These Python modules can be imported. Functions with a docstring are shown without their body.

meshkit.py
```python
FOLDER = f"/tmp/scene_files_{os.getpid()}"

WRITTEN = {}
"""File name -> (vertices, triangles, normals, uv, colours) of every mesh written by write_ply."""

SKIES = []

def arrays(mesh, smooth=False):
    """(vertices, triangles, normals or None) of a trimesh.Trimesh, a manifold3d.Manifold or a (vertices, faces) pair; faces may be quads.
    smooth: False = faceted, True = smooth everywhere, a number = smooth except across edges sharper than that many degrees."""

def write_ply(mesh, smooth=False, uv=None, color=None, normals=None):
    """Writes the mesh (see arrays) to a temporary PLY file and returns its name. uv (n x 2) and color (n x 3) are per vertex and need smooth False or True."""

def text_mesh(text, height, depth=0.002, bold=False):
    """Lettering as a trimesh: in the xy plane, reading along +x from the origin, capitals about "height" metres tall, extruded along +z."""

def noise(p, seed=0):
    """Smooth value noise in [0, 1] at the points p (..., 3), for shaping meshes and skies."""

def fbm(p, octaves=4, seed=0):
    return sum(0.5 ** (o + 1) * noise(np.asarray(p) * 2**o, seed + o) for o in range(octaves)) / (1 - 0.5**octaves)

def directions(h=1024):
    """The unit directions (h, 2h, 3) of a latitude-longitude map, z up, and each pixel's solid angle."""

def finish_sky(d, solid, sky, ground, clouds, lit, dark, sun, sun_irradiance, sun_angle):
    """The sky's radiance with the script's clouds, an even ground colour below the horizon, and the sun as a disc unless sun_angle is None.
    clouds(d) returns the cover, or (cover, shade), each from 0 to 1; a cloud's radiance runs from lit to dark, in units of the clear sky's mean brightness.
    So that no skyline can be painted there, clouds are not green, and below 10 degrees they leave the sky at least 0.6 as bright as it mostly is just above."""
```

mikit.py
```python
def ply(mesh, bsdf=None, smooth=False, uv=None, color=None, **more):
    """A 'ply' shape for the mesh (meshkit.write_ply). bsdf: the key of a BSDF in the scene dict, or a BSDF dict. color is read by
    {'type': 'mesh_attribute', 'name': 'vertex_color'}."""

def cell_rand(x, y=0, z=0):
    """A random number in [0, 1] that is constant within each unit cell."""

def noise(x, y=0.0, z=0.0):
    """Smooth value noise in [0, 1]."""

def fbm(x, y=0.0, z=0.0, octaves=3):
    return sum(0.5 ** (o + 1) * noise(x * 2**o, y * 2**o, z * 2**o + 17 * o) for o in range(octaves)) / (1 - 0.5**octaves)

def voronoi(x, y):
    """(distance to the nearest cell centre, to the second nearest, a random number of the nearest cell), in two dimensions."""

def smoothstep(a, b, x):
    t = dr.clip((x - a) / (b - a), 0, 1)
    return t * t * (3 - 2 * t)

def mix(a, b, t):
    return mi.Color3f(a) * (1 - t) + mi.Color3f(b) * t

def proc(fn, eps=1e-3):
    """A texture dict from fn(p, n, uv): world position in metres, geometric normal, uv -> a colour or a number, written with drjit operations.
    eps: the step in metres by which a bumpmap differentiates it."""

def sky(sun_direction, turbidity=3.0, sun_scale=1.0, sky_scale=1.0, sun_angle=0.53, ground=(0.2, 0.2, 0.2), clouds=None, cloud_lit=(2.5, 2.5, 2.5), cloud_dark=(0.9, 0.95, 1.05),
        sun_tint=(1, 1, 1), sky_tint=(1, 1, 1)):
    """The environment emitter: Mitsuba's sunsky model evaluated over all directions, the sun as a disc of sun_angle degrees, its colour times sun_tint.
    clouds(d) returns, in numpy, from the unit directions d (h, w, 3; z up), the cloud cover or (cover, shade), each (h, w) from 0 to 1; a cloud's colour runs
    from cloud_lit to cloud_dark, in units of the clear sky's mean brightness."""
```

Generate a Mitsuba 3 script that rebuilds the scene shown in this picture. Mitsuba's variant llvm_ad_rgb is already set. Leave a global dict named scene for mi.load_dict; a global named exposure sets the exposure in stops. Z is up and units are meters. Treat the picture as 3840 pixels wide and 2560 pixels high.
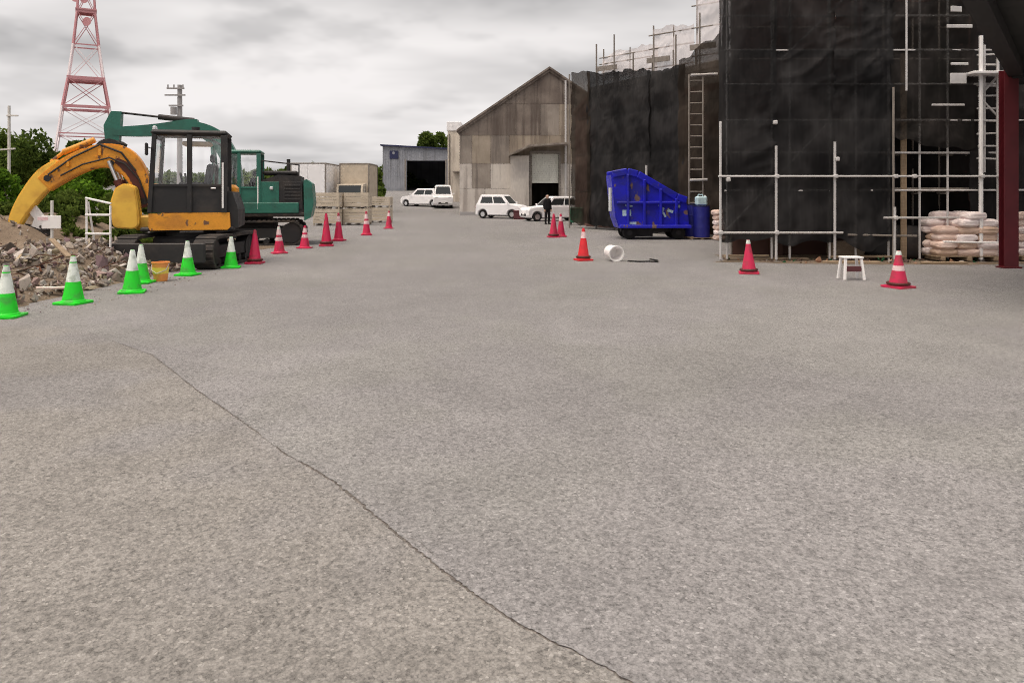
import math, random
import numpy as np, trimesh
import mitsuba as mi, drjit as dr
import mikit, meshkit
from mikit import proc, noise, fbm, voronoi, smoothstep, mix
from shapely.geometry import Polygon, LineString, MultiPolygon, box as sbox
from shapely.ops import unary_union
T = mi.ScalarTransform4f
R = np.random.default_rng(7)
PI = math.pi
scene, labels = {}, {}

# ------------------------------------------------------------------ camera, sky, exposure
scene['camera'] = {'type': 'perspective', 'fov': 69.0, 'fov_axis': 'x', 'near_clip': 0.1, 'far_clip': 6000.0,
                   'principal_point_offset_y': 0.2150,
                   'to_world': T().look_at(origin=[0, 0, 1.65], target=[0, 10, 1.65], up=[0, 0, 1])}
exposure = 2.95


def cloud_deck(d):
    az = np.arctan2(d[..., 0], d[..., 1]); el = np.arcsin(np.clip(d[..., 2], -1, 1))
    k = 1.0 / np.maximum(d[..., 2] + 0.12, 0.05)                       # a flat deck seen from below
    p = np.stack([d[..., 0] * k * 0.55 + 3.1, d[..., 1] * k * 0.9 + 1.7, 0 * az], -1)
    a = meshkit.fbm(p * 1.6, 5, seed=4)
    b = meshkit.fbm(np.stack([d[..., 0] * k * 1.1 + 9, d[..., 1] * k * 2.4, 0 * az], -1), 4, seed=11)
    s = 0.74 * a + 0.26 * b
    s = np.clip((s - 0.40) / 0.30, 0, 1)
    roll = np.exp(-((az - 0.01) / 0.26) ** 2 - ((el - 0.266) / 0.040) ** 2)   # the heavy roll of cloud ahead
    roll2 = np.exp(-((az + 0.60) / 0.20) ** 2 - ((el - 0.19) / 0.045) ** 2)
    t = meshkit.fbm(np.stack([az * 9, el * 24, 0 * az], -1), 5, seed=2)
    s = 0.50 * s + 0.34 * np.clip((t - 0.44) / 0.25, 0, 1) + 1.0 * roll * (0.50 + 0.95 * t) + 0.35 * roll2 * t
    return np.ones_like(s), np.clip(s, 0, 1)


scene['sky'] = mikit.sky((-0.30, -0.25, 0.92), turbidity=3, sun_scale=0.30, sun_angle=48, sun_tint=(0.97, 1.0, 1.09), clouds=cloud_deck,
                         cloud_lit=(1.22, 1.175, 1.16), cloud_dark=(0.50, 0.495, 0.50), ground=(0.2, 0.19, 0.18))

# ------------------------------------------------------------------ materials
def bs(name, d, two=True):
    scene[name] = {'type': 'twosided', 'bsdf': d} if two else d
    return name
def rgb(c): return {'type': 'rgb', 'value': list(c)}
def pr(name, c, rough=0.6, metal=0.0, spec=0.4, **k):
    return bs(name, {'type': 'principled', 'base_color': c if isinstance(c, dict) else rgb(c), 'roughness': rough, 'metallic': metal, 'specular': spec, **k})

def asphalt_fn(tint, patchy):
    def f(p, n, uv):
        x, y = p.x, p.y
        d1, d2, c = voronoi(x * 66 + 0.35 * noise(x * 90, y * 90), y * 66)
        n1 = noise(x * 105, y * 105); n2 = noise(x * 48 + 7, y * 48, 3.0); n3 = noise(x * 260, y * 260)
        stone = smoothstep(0.02, 0.34, d2 - d1)                             # chips proud of the worn binder
        v = 0.60 + 0.18 * stone * (0.6 + 0.8 * c) + 0.50 * (n1 - 0.5) + 0.38 * (n2 - 0.5) + 0.26 * (n3 - 0.5)
        v = v + 0.36 * smoothstep(0.90, 1.0, c) * stone - 0.16 * smoothstep(0.12, 0.0, c) + 0.24
        v = v * (0.86 + 0.28 * fbm(x * 0.45 + 3, y * 0.45, octaves=4)) * (0.93 + 0.14 * noise(x * 3.1, y * 3.1))
        w = fbm(x * 0.8 + 40, y * 0.8, octaves=3)
        col = mix(tint, patchy, smoothstep(0.42, 0.66, w))
        return col * v
    return proc(f)
bs('m_asphalt', {'type': 'diffuse', 'reflectance': asphalt_fn((0.247, 0.239, 0.239), (0.244, 0.238, 0.232))})
bs('m_asphalt_old', {'type': 'diffuse', 'reflectance': asphalt_fn((0.245, 0.233, 0.220), (0.241, 0.232, 0.229))})
def fill_fn(p, n, uv):
    return mix((0.09, 0.08, 0.075), (0.24, 0.22, 0.20), noise(p.x * 70, p.y * 70)) * (0.7 + 0.6 * noise(p.x * 200, p.y * 200))
bs('m_bitumen', {'type': 'diffuse', 'reflectance': proc(fill_fn)})
def dirt_fn(p, n, uv):
    a = fbm(p.x * 2.2, p.y * 2.2, p.z * 2, octaves=5); g = noise(p.x * 60, p.y * 60, p.z * 60)
    return mix((0.13, 0.098, 0.072), (0.27, 0.215, 0.165), a) * (0.7 + 0.6 * g)
bs('m_dirt', {'type': 'diffuse', 'reflectance': proc(dirt_fn)})
vc = {'type': 'mesh_attribute', 'name': 'vertex_color'}
bs('m_rubble', {'type': 'diffuse', 'reflectance': vc})
bs('m_leaf', {'type': 'principledthin', 'base_color': vc, 'roughness': 0.5, 'spec_trans': 0.0, 'diff_trans': 0.7}, two=False)
def bark_fn(p, n, uv):
    return mix((0.05, 0.04, 0.03), (0.12, 0.10, 0.08), noise(p.x * 20, p.y * 20, p.z * 4))
bs('m_bark', {'type': 'diffuse', 'reflectance': proc(bark_fn)})

def netb(name, c, op):
    bs(name, {'type': 'mask', 'opacity': op, 'bsdf': {'type': 'twosided', 'bsdf': {'type': 'diffuse', 'reflectance': c if isinstance(c, dict) else rgb(c)}}}, two=False)
def netc_fn(a, b):
    def f(p, n, uv):
        w = fbm(p.x * 1.3, p.y * 1.3, p.z * 0.9, octaves=4)
        return mix(a, b, smoothstep(0.35, 0.7, w)) * (0.85 + 0.3 * noise(p.x * 24, p.y * 24, p.z * 1.2))
    return proc(f)
netb('m_net', netc_fn((0.017, 0.017, 0.018), (0.038, 0.037, 0.038)), 0.86)
netb('m_net_far', netc_fn((0.017, 0.017, 0.018), (0.036, 0.035, 0.036)), 0.95)
netb('m_net_thin', netc_fn((0.020, 0.019, 0.018), (0.038, 0.034, 0.033)), 0.72)
netb('m_net_brown', netc_fn((0.022, 0.018, 0.015), (0.050, 0.040, 0.033)), 0.84)
netb('m_sheet_white', (0.66, 0.61, 0.61), 0.62)

def galv_fn(p, n, uv):
    a = fbm(p.x * 9, p.y * 9, p.z * 5, octaves=3)
    return mix((0.44, 0.42, 0.41), (0.66, 0.645, 0.64), a)
pr('m_pipe', proc(galv_fn), 0.45, 0.25)
def pipe_old_fn(p, n, uv):
    a = fbm(p.x * 7, p.y * 7, p.z * 4, octaves=4)
    return mix((0.13, 0.11, 0.095), (0.31, 0.28, 0.25), a)
pr('m_pipe_old', proc(pipe_old_fn), 0.6, 0.1)
pr('m_white_metal', (0.80, 0.78, 0.77), 0.4)
def red_fn(p, n, uv):
    a = fbm(p.x * 4, p.y * 4, p.z * 2.5, octaves=4)
    return mix((0.072, 0.005, 0.009), (0.120, 0.010, 0.016), a)
pr('m_red_steel', proc(red_fn), 0.55)
def rbrown_fn(p, n, uv):
    a = fbm(p.x * 2, p.y * 2, p.z * 1.2, octaves=4)
    return mix((0.06, 0.030, 0.025), (0.13, 0.065, 0.05), a)
pr('m_red_brown', proc(rbrown_fn), 0.8)
pr('m_black_steel', (0.010, 0.010, 0.011), 0.6)
def roofdark_fn(p, n, uv):
    return mix((0.022, 0.024, 0.023), (0.05, 0.052, 0.05), fbm(p.x * 1.5, p.y * 1.5, p.z, octaves=4))
pr('m_dark_sheet', proc(roofdark_fn), 0.6)

def wall_fn(a, b, st):
    def f(p, n, uv):
        s = fbm(p.x * 3.4, p.y * 3.4, p.z * 0.16, octaves=4)       # rain streaks run down the sheet
        w = fbm(p.x * 0.9, p.y * 0.9, p.z * 0.9 + 7, octaves=4)
        c = mix(a, b, smoothstep(0.3, 0.7, w))
        return mix(c, st, 0.75 * smoothstep(0.46, 0.72, s)) * (0.9 + 0.2 * noise(p.x * 30, p.y * 30, p.z * 4))
    return proc(f)
WALLS = []
for i, (a, b, st) in enumerate([((0.215, 0.186, 0.162), (0.295, 0.258, 0.226), (0.13, 0.11, 0.097)),
                                ((0.150, 0.122, 0.106), (0.215, 0.182, 0.158), (0.085, 0.068, 0.06)),
                                ((0.270, 0.228, 0.182), (0.335, 0.285, 0.232), (0.17, 0.14, 0.115)),
                                ((0.44, 0.40, 0.365), (0.52, 0.48, 0.44), (0.27, 0.235, 0.21)),
                                ((0.50, 0.46, 0.42), (0.57, 0.53, 0.48), (0.33, 0.30, 0.27))]):
    WALLS.append(pr(f'm_wall_{i}', wall_fn(a, b, st), 0.85, spec=0.25))
pr('m_shutter', wall_fn((0.60, 0.60, 0.54), (0.66, 0.66, 0.60), (0.5, 0.5, 0.44)), 0.6)
pr('m_cream', wall_fn((0.58, 0.52, 0.44), (0.65, 0.59, 0.51), (0.44, 0.38, 0.32)), 0.8)
pr('m_greyblue', wall_fn((0.22, 0.23, 0.26), (0.27, 0.28, 0.31), (0.17, 0.175, 0.19)), 0.7)
pr('m_navy', (0.018, 0.022, 0.07), 0.5)
pr('m_black', (0.018, 0.017, 0.017), 0.55)
pr('m_rubber', (0.022, 0.021, 0.021), 0.85, spec=0.2)

def paint(name, c, c2, rough=0.4, clear=0.0, scale=3.0, amount=0.6):
    def f(p, n, uv):
        a = fbm(p.x * scale, p.y * scale, p.z * scale, octaves=5)
        g = noise(p.x * 38, p.y * 38, p.z * 38)
        return mix(c, c2, amount * smoothstep(0.44, 0.72, a) + 0.18 * g)
    pr(name, proc(f), rough, clearcoat=clear, spec=0.45)
def orange_fn(p, n, uv):
    a = fbm(p.x * 3, p.y * 3, p.z * 3, octaves=5); rs = fbm(p.x * 7 + 4, p.y * 7, p.z * 4, octaves=5)
    c = mix((0.74, 0.31, 0.028), (0.50, 0.20, 0.035), 0.7 * smoothstep(0.42, 0.70, a))
    return mix(c, (0.17, 0.085, 0.05), smoothstep(0.635, 0.70, rs)) * (0.9 + 0.2 * noise(p.x * 50, p.y * 50, p.z * 50))   # scraped paint and rust spots
pr('m_orange', proc(orange_fn), 0.45)
paint('m_yellow', (0.84, 0.52, 0.075), (0.56, 0.29, 0.045))
paint('m_maroon', (0.080, 0.016, 0.012), (0.045, 0.02, 0.016), 0.6)
paint('m_teal', (0.026, 0.150, 0.110), (0.030, 0.100, 0.078), 0.4)
paint('m_machine_black', (0.016, 0.016, 0.018), (0.045, 0.038, 0.034), 0.6)
paint('m_track', (0.026, 0.024, 0.024), (0.09, 0.07, 0.055), 0.8, scale=6)
def bluepaint_fn(p, n, uv):
    a = fbm(p.x * 2.2, p.y * 2.2, p.z * 2.2, octaves=5); rs = fbm(p.x * 5, p.y * 5, p.z * 2.0 + 3, octaves=5)
    c = mix((0.010, 0.012, 0.44), (0.016, 0.018, 0.22), 0.8 * smoothstep(0.42, 0.68, a))
    return mix(c, (0.16, 0.10, 0.09), smoothstep(0.66, 0.72, rs)) * (0.9 + 0.2 * noise(p.x * 40, p.y * 40, p.z * 40))   # random darker blue patches, rust where the paint has chipped
pr('m_blue', proc(bluepaint_fn), 0.42, clearcoat=0.15)
paint('m_drum', (0.012, 0.015, 0.20), (0.016, 0.018, 0.12), 0.5)
pr('m_chrome', (0.75, 0.75, 0.76), 0.25, 0.9)
pr('m_seat', (0.05, 0.05, 0.055), 0.8)
pr('m_beige', (0.55, 0.45, 0.34), 0.7)
bs('m_glass', {'type': 'thindielectric', 'int_ior': 1.5}, two=False)
pr('m_car_glass', (0.02, 0.024, 0.026), 0.06, spec=0.6)
pr('m_car_white', (0.78, 0.77, 0.78), 0.3, clearcoat=0.6)
pr('m_lamp', (0.62, 0.64, 0.66), 0.15)
pr('m_tail_red', (0.30, 0.012, 0.012), 0.25)
paint('m_cone_green', (0.012, 0.66, 0.018), (0.05, 0.36, 0.045), 0.5, 0, 8, 0.75)
paint('m_cone_red', (0.57, 0.015, 0.078), (0.34, 0.04, 0.06), 0.5, 0, 8, 0.8)
paint('m_cone_bright', (0.66, 0.020, 0.030), (0.5, 0.02, 0.03), 0.45, 0, 9, 0.5)
paint('m_band', (0.74, 0.79, 0.74), (0.42, 0.47, 0.41), 0.45, 0, 10, 0.8)
paint('m_band_pink', (0.74, 0.56, 0.57), (0.6, 0.36, 0.38), 0.4, 0, 12, 0.6)
def sack_fn(a, b):
    def f(p, n, uv):
        w = fbm(p.x * 5, p.y * 5, p.z * 5, octaves=4)
        return mix(a, b, smoothstep(0.35, 0.65, w)) * (0.88 + 0.24 * noise(p.x * 45, p.y * 45, p.z * 45))
    return proc(f)
pr('m_sack', sack_fn((0.74, 0.60, 0.54), (0.62, 0.46, 0.39)), 0.75)
pr('m_sack_white', sack_fn((0.80, 0.72, 0.71), (0.70, 0.60, 0.58)), 0.7)
pr('m_sack_tan', sack_fn((0.46, 0.33, 0.24), (0.60, 0.44, 0.35)), 0.75)
def wood_fn(p, n, uv):
    a = noise(p.x * 6, p.y * 30, p.z * 30); b = fbm(p.x * 2, p.y * 2, p.z * 2)
    return mix((0.20, 0.14, 0.09), (0.37, 0.28, 0.19), 0.5 * a + 0.5 * b)
pr('m_wood', proc(wood_fn), 0.8)
def crate_fn(p, n, uv):
    a = fbm(p.x * 3, p.y * 3, p.z * 3, octaves=4)
    return mix((0.40, 0.34, 0.26), (0.56, 0.49, 0.40), a)
pr('m_crate', proc(crate_fn), 0.8)
pr('m_pail_blue', (0.46, 0.62, 0.68), 0.45)
pr('m_green_bin', (0.02, 0.13, 0.07), 0.5)
pr('m_tower_red_hazed', (0.50, 0.24, 0.26), 0.7)  # red paled evenly, distance haze is put into the colour
pr('m_tower_white', (0.74, 0.66, 0.68), 0.6)
pr('m_pole_concrete', (0.30, 0.29, 0.29), 0.85)
pr('m_pale_pole', (0.58, 0.56, 0.53), 0.7)
pr('m_skin', (0.50, 0.32, 0.24), 0.6)
pr('m_hair', (0.015, 0.012, 0.010), 0.6)
pr('m_cloth_black', (0.014, 0.013, 0.014), 0.9, spec=0.2)
pr('m_orange_plastic', (0.75, 0.30, 0.08), 0.5)
pr('m_yellow_plastic', (0.78, 0.62, 0.10), 0.5)
pr('m_maroon_plastic', (0.10, 0.03, 0.035), 0.6)

# ------------------------------------------------------------------ helpers
used = {}
def numbered(name):
    k = used.get(name, 0); used[name] = k + 1
    return name if k == 0 else f'{name}_{k:03d}'
def catm(ms): return trimesh.util.concatenate(ms)
def xf(rz=0.0, loc=(0, 0, 0)):
    c, s = math.cos(rz), math.sin(rz)
    M = np.eye(4); M[:2, :2] = [[c, -s], [s, c]]; M[:3, 3] = loc
    return M
def thing(name, label, cat, group=None, kind=None):
    k = numbered(name)
    labels[k] = {'label': label, 'category': cat}
    if group: labels[k]['group'] = group
    if kind: labels[k]['kind'] = kind
    return k
def obj(key, mesh, mat, smooth=30, M=None, **kw):
    if M is not None:
        mesh = mesh.copy(); mesh.apply_transform(M)
    scene[key] = mikit.ply(mesh, mat, smooth=smooth, **kw)
    return key
def part(parent, name, mesh, mat, smooth=30, M=None, label=None, kind=None, **kw):
    k = obj(numbered(parent + '__' + name), mesh, mat, smooth, M, **kw)
    if label or kind:
        labels[k] = {}
        if label: labels[k]['label'] = label
        if kind: labels[k]['kind'] = kind
    return k
def single(name, label, cat, mesh, mat, smooth=30, group=None, **kw):
    return obj(thing(name, label, cat, group), mesh, mat, smooth, **kw)
def struct(name, mesh, mat, smooth=False, label=None, **kw):
    k = numbered(name); obj(k, mesh, mat, smooth, **kw)
    labels[k] = {'kind': 'structure'}
    if label: labels[k]['label'] = label
    return k
def cbox(sx, sy, sz, c=(0, 0, 0), ch=0.01, rz=0.0, M=None):
    """A box with chamfered edges, centred at c."""
    h = np.array([sx, sy, sz]) / 2; ch = min(ch, h.min() * 0.8); pts = []
    for s in np.ndindex(2, 2, 2):
        sg = np.array(s) * 2 - 1
        for k in range(3):
            q = h - ch; q[k] = h[k]; pts.append(sg * q)
    m = trimesh.convex.convex_hull(np.array(pts))
    if rz: m.apply_transform(xf(rz))
    m.apply_translation(c)
    if M is not None: m.apply_transform(M)
    return m
def bar(p0, p1, w, d=None, ch=0.004):
    """A square bar from p0 to p1."""
    p0, p1 = np.array(p0, float), np.array(p1, float); L = np.linalg.norm(p1 - p0); z = (p1 - p0) / L
    x = np.cross(z, [0, 0, 1.0] if abs(z[2]) < 0.95 else [1.0, 0, 0]); x /= np.linalg.norm(x); y = np.cross(z, x)
    M = np.eye(4); M[:3, 0], M[:3, 1], M[:3, 2], M[:3, 3] = x, y, z, (p0 + p1) / 2
    return cbox(w, d or w, L, ch=ch, M=M)
def cyl(p0, p1, r, n=12, r2=None):
    p0, p1 = np.array(p0, float), np.array(p1, float); L = np.linalg.norm(p1 - p0); z = (p1 - p0) / L
    x = np.cross(z, [0, 0, 1.0] if abs(z[2]) < 0.95 else [1.0, 0, 0]); x /= np.linalg.norm(x); y = np.cross(z, x)
    a = np.arange(n) * 2 * PI / n; ring = np.cos(a)[:, None] * x + np.sin(a)[:, None] * y
    v = np.vstack([p0 + ring * r, p1 + ring * (r2 if r2 is not None else r), [p0], [p1]])
    i = np.arange(n); j = (i + 1) % n
    f = np.vstack([np.c_[i, j, j + n], np.c_[i, j + n, i + n], np.c_[j, i, i * 0 + 2 * n], np.c_[i + n, j + n, i * 0 + 2 * n + 1]])
    return trimesh.Trimesh(v, f, process=False)
def tube(pts, r, n=8):
    pts = np.array(pts, float)
    return catm([cyl(a, b, r, n) for a, b in zip(pts[:-1], pts[1:])] + [trimesh.creation.icosphere(1, r).apply_translation(p) for p in pts[1:-1]])
def lathe(prof, n=24):
    return trimesh.creation.revolve(np.array(prof, float), sections=n)
def extr(poly, d):
    gs = list(poly.geoms) if hasattr(poly, 'geoms') else [poly]
    return catm([trimesh.creation.extrude_polygon(g, d, engine='earcut') for g in gs if g.area > 1e-7])
def prism(poly, d, o=(0, 0, 0), ux=(1, 0, 0)):
    """A polygon (a, b) standing upright: a along the level direction ux, b up; thick d, centred on the plane."""
    if not hasattr(poly, 'area'): poly = Polygon(poly)
    m = extr(poly.buffer(0), d); m.apply_translation((0, 0, -d / 2))
    ux = np.array(ux, float); uz = np.array([0, 0, 1.0]); n = np.cross(ux, uz)
    M = np.eye(4); M[:3, 0], M[:3, 1], M[:3, 2], M[:3, 3] = ux, uz, n, o
    m.apply_transform(M); return m
def ribbon(pts, w):
    """The outline of a bent plate that follows pts with the widths w."""
    from scipy.interpolate import PchipInterpolator, CubicSpline
    p = np.array(pts, float); w = np.array(w, float)
    if len(p) > 2:
        u = np.r_[0, np.cumsum(np.linalg.norm(np.diff(p, axis=0), axis=1))]; q = np.linspace(0, u[-1], 28)
        p, w = CubicSpline(u, p)(q), PchipInterpolator(u, w)(q)
    t = np.gradient(p, axis=0); t /= np.linalg.norm(t, axis=1, keepdims=True)
    n = np.c_[-t[:, 1], t[:, 0]] * (np.array(w)[:, None] / 2)
    return Polygon(np.vstack([p + n, (p - n)[::-1]])).buffer(0.02).buffer(-0.02)
def flat(poly, z):
    v, f = trimesh.creation.triangulate_polygon(poly, engine='earcut')
    m = trimesh.Trimesh(np.c_[v, np.full(len(v), z)], f, process=False)
    if m.face_normals[:, 2].mean() < 0: m.invert()
    return m
def rock(r, s, seed, n=1):
    g = np.random.default_rng(seed)
    if seed % 3 == 0:                                                   # a slab or splinter with broken corners
        m = trimesh.convex.convex_hull(g.uniform(-1, 1, (9, 3)) * [1, 0.7, 0.28]); m.vertices = m.vertices * np.array(s) * r * 1.3
        m.apply_transform(trimesh.transformations.random_rotation_matrix(g.random(3))); return m
    m = trimesh.convex.convex_hull(g.normal(size=(11, 3))); m.vertices = m.vertices / np.abs(m.vertices).max(); v = m.vertices.copy()
    for _ in range(1):
        d = g.normal(size=3); d /= np.linalg.norm(d); c = g.uniform(0.45, 0.8)
        h = v @ d; v -= np.outer(np.maximum(h - c, 0), d)
    m.vertices = v * np.array(s) * r
    q = trimesh.transformations.random_rotation_matrix(g.random(3)); m.apply_transform(q); return m

def ramp(y):
    """The yard is level to 50 m and then climbs gently."""
    u = np.asarray(y, float) - 53.0
    return np.where(u > 3, 0.042 * u, np.where(u < -3, 0, 0.042 * (u + 3) ** 2 / 12)) * 1.0
def rampc(y): return np.minimum(ramp(y), ramp(130.0))

# ------------------------------------------------------------------ ground
crack = [(-8.2, 11.2), (-5.11, 8.96), (-3.70, 7.67), (-2.67, 6.30), (-1.99, 5.45), (-1.42, 4.72), (-1.02, 4.29), (-0.74, 3.88), (-0.44, 3.45), (-0.17, 3.09), (0.04, 2.84), (0.24, 2.68), (0.40, 2.52), (1.6, 1.2), (3.0, -0.6), (5.0, -3.0)]
g = np.random.default_rng(3)
fine = []
for a, b in zip(crack[:-1], crack[1:]):
    a, b = np.array(a), np.array(b); L = np.linalg.norm(b - a); n = max(2, int(L / 0.018))
    nv = np.array([-(b - a)[1], (b - a)[0]]) / L
    for i in range(n):
        fine.append(a + (b - a) * i / n + nv * (g.normal() * 0.0035 + 0.03 * (meshkit.fbm(np.array([[*(a + (b - a) * i / n) * 2.2, 0.5]]), 4, 8)[0] - 0.5)))
fine = np.array(fine)
wid = (0.0021 + 0.0075 * np.clip(meshkit.fbm(np.c_[fine * 4.0, fine[:, :1] * 0], 5, 5) * 2.4 - 0.75, 0.0, 1)) * np.clip((9.3 - fine[:, 1]) / 2.0, 0.05, 1)
t = np.gradient(fine, axis=0); t /= np.linalg.norm(t, axis=1, keepdims=True); nn = np.c_[-t[:, 1], t[:, 0]]
gap = Polygon(np.vstack([fine + nn * wid[:, None], (fine - nn * wid[:, None])[::-1]])).buffer(0)
gap = unary_union([gap, LineString([(-0.62, 3.70), (-0.56, 3.62), (-0.44, 3.55), (-0.36, 3.42)]).buffer(0.0015)])
yard = sbox(-60, -20, 60, 50)
leftside = Polygon([(-8.2, 11.2), *[tuple(p) for p in fine], (5.0, -3.0), (5.0, -20), (-60, -20), (-60, 11.2)]).buffer(0)
right = yard.difference(leftside).difference(gap); left = yard.intersection(leftside).difference(gap)
struct('ground', trimesh.creation.box((120, 70, 0.02)).apply_translation((0, 15, -0.0145)), 'm_bitumen', label='dark ground showing in the crack of the asphalt')
def pieces(p): return catm([flat(q, 0.0) for q in (p.geoms if hasattr(p, 'geoms') else [p]) if q.area > 1e-4])
struct('pavement', pieces(right), 'm_asphalt', label='grey weathered asphalt of the yard right of the long crack')
struct('pavement', pieces(left), 'm_asphalt_old', label='browner asphalt left of the long crack')
ys = np.r_[np.arange(50, 140, 1.5), 150, 200, 400, 900, 3000]; xs = np.r_[-3000, -800, -300, -120, np.linspace(-60, 60, 25), 120, 300, 800, 3000]
gx, gy = np.meshgrid(xs, ys); v = np.c_[gx.ravel(), gy.ravel(), rampc(gy.ravel())]
ny, nx = gx.shape; i = (np.arange(ny - 1)[:, None] * nx + np.arange(nx - 1)).ravel()
q = np.c_[i, i + 1, i + nx + 1, i + nx]
struct('terrain', trimesh.Trimesh(v, np.vstack([q[:, [0, 1, 2]], q[:, [0, 2, 3]]]), process=False), 'm_asphalt', True, label='yard surface climbing gently in the distance')
side = catm([flat(sbox(-3000, -20, -60, 50), 0.0), flat(sbox(60, -20, 3000, 50), 0.0), flat(sbox(-3000, -3000, 3000, -20), 0.0)])
struct('terrain', side, 'm_dirt')
def blob(pts, amp, seed, step=0.12):
    p = Polygon(pts); L = p.exterior.length; n = int(L / step); gg = np.random.default_rng(seed); out = []
    ph = gg.uniform(0, 6, 6)
    for k in range(n):
        q = np.array(p.exterior.interpolate(k / n, normalized=True).coords[0]); a = k / n * 2 * PI
        out.append(q + amp * np.array([sum(math.sin(a * m + ph[m % 6]) for m in (5, 11, 17)) / 3, sum(math.cos(a * m + ph[(m + 1) % 6]) for m in (7, 13, 19)) / 3]) + gg.normal(size=2) * amp * 0.2)
    return Polygon(out).buffer(0)
d1 = blob([(-22, 10.2), (-7.4, 11.2), (-7.2, 17), (-7.6, 26), (-24, 40)], 0.35, 1)
struct('dirt', pieces(d1).apply_translation((0, 0, 0.004)), 'm_dirt', label='bare earth under the rubble and excavators')
d2 = blob([(5.1, 18.1), (7.6, 17.7), (12.5, 17.6), (22, 17.6), (22, 22), (5.6, 20.5)], 0.22, 2)
struct('dirt', pieces(d2).apply_translation((0, 0, 0.004)), 'm_dirt', label='brown dirt along the foot of the scaffold')

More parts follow.
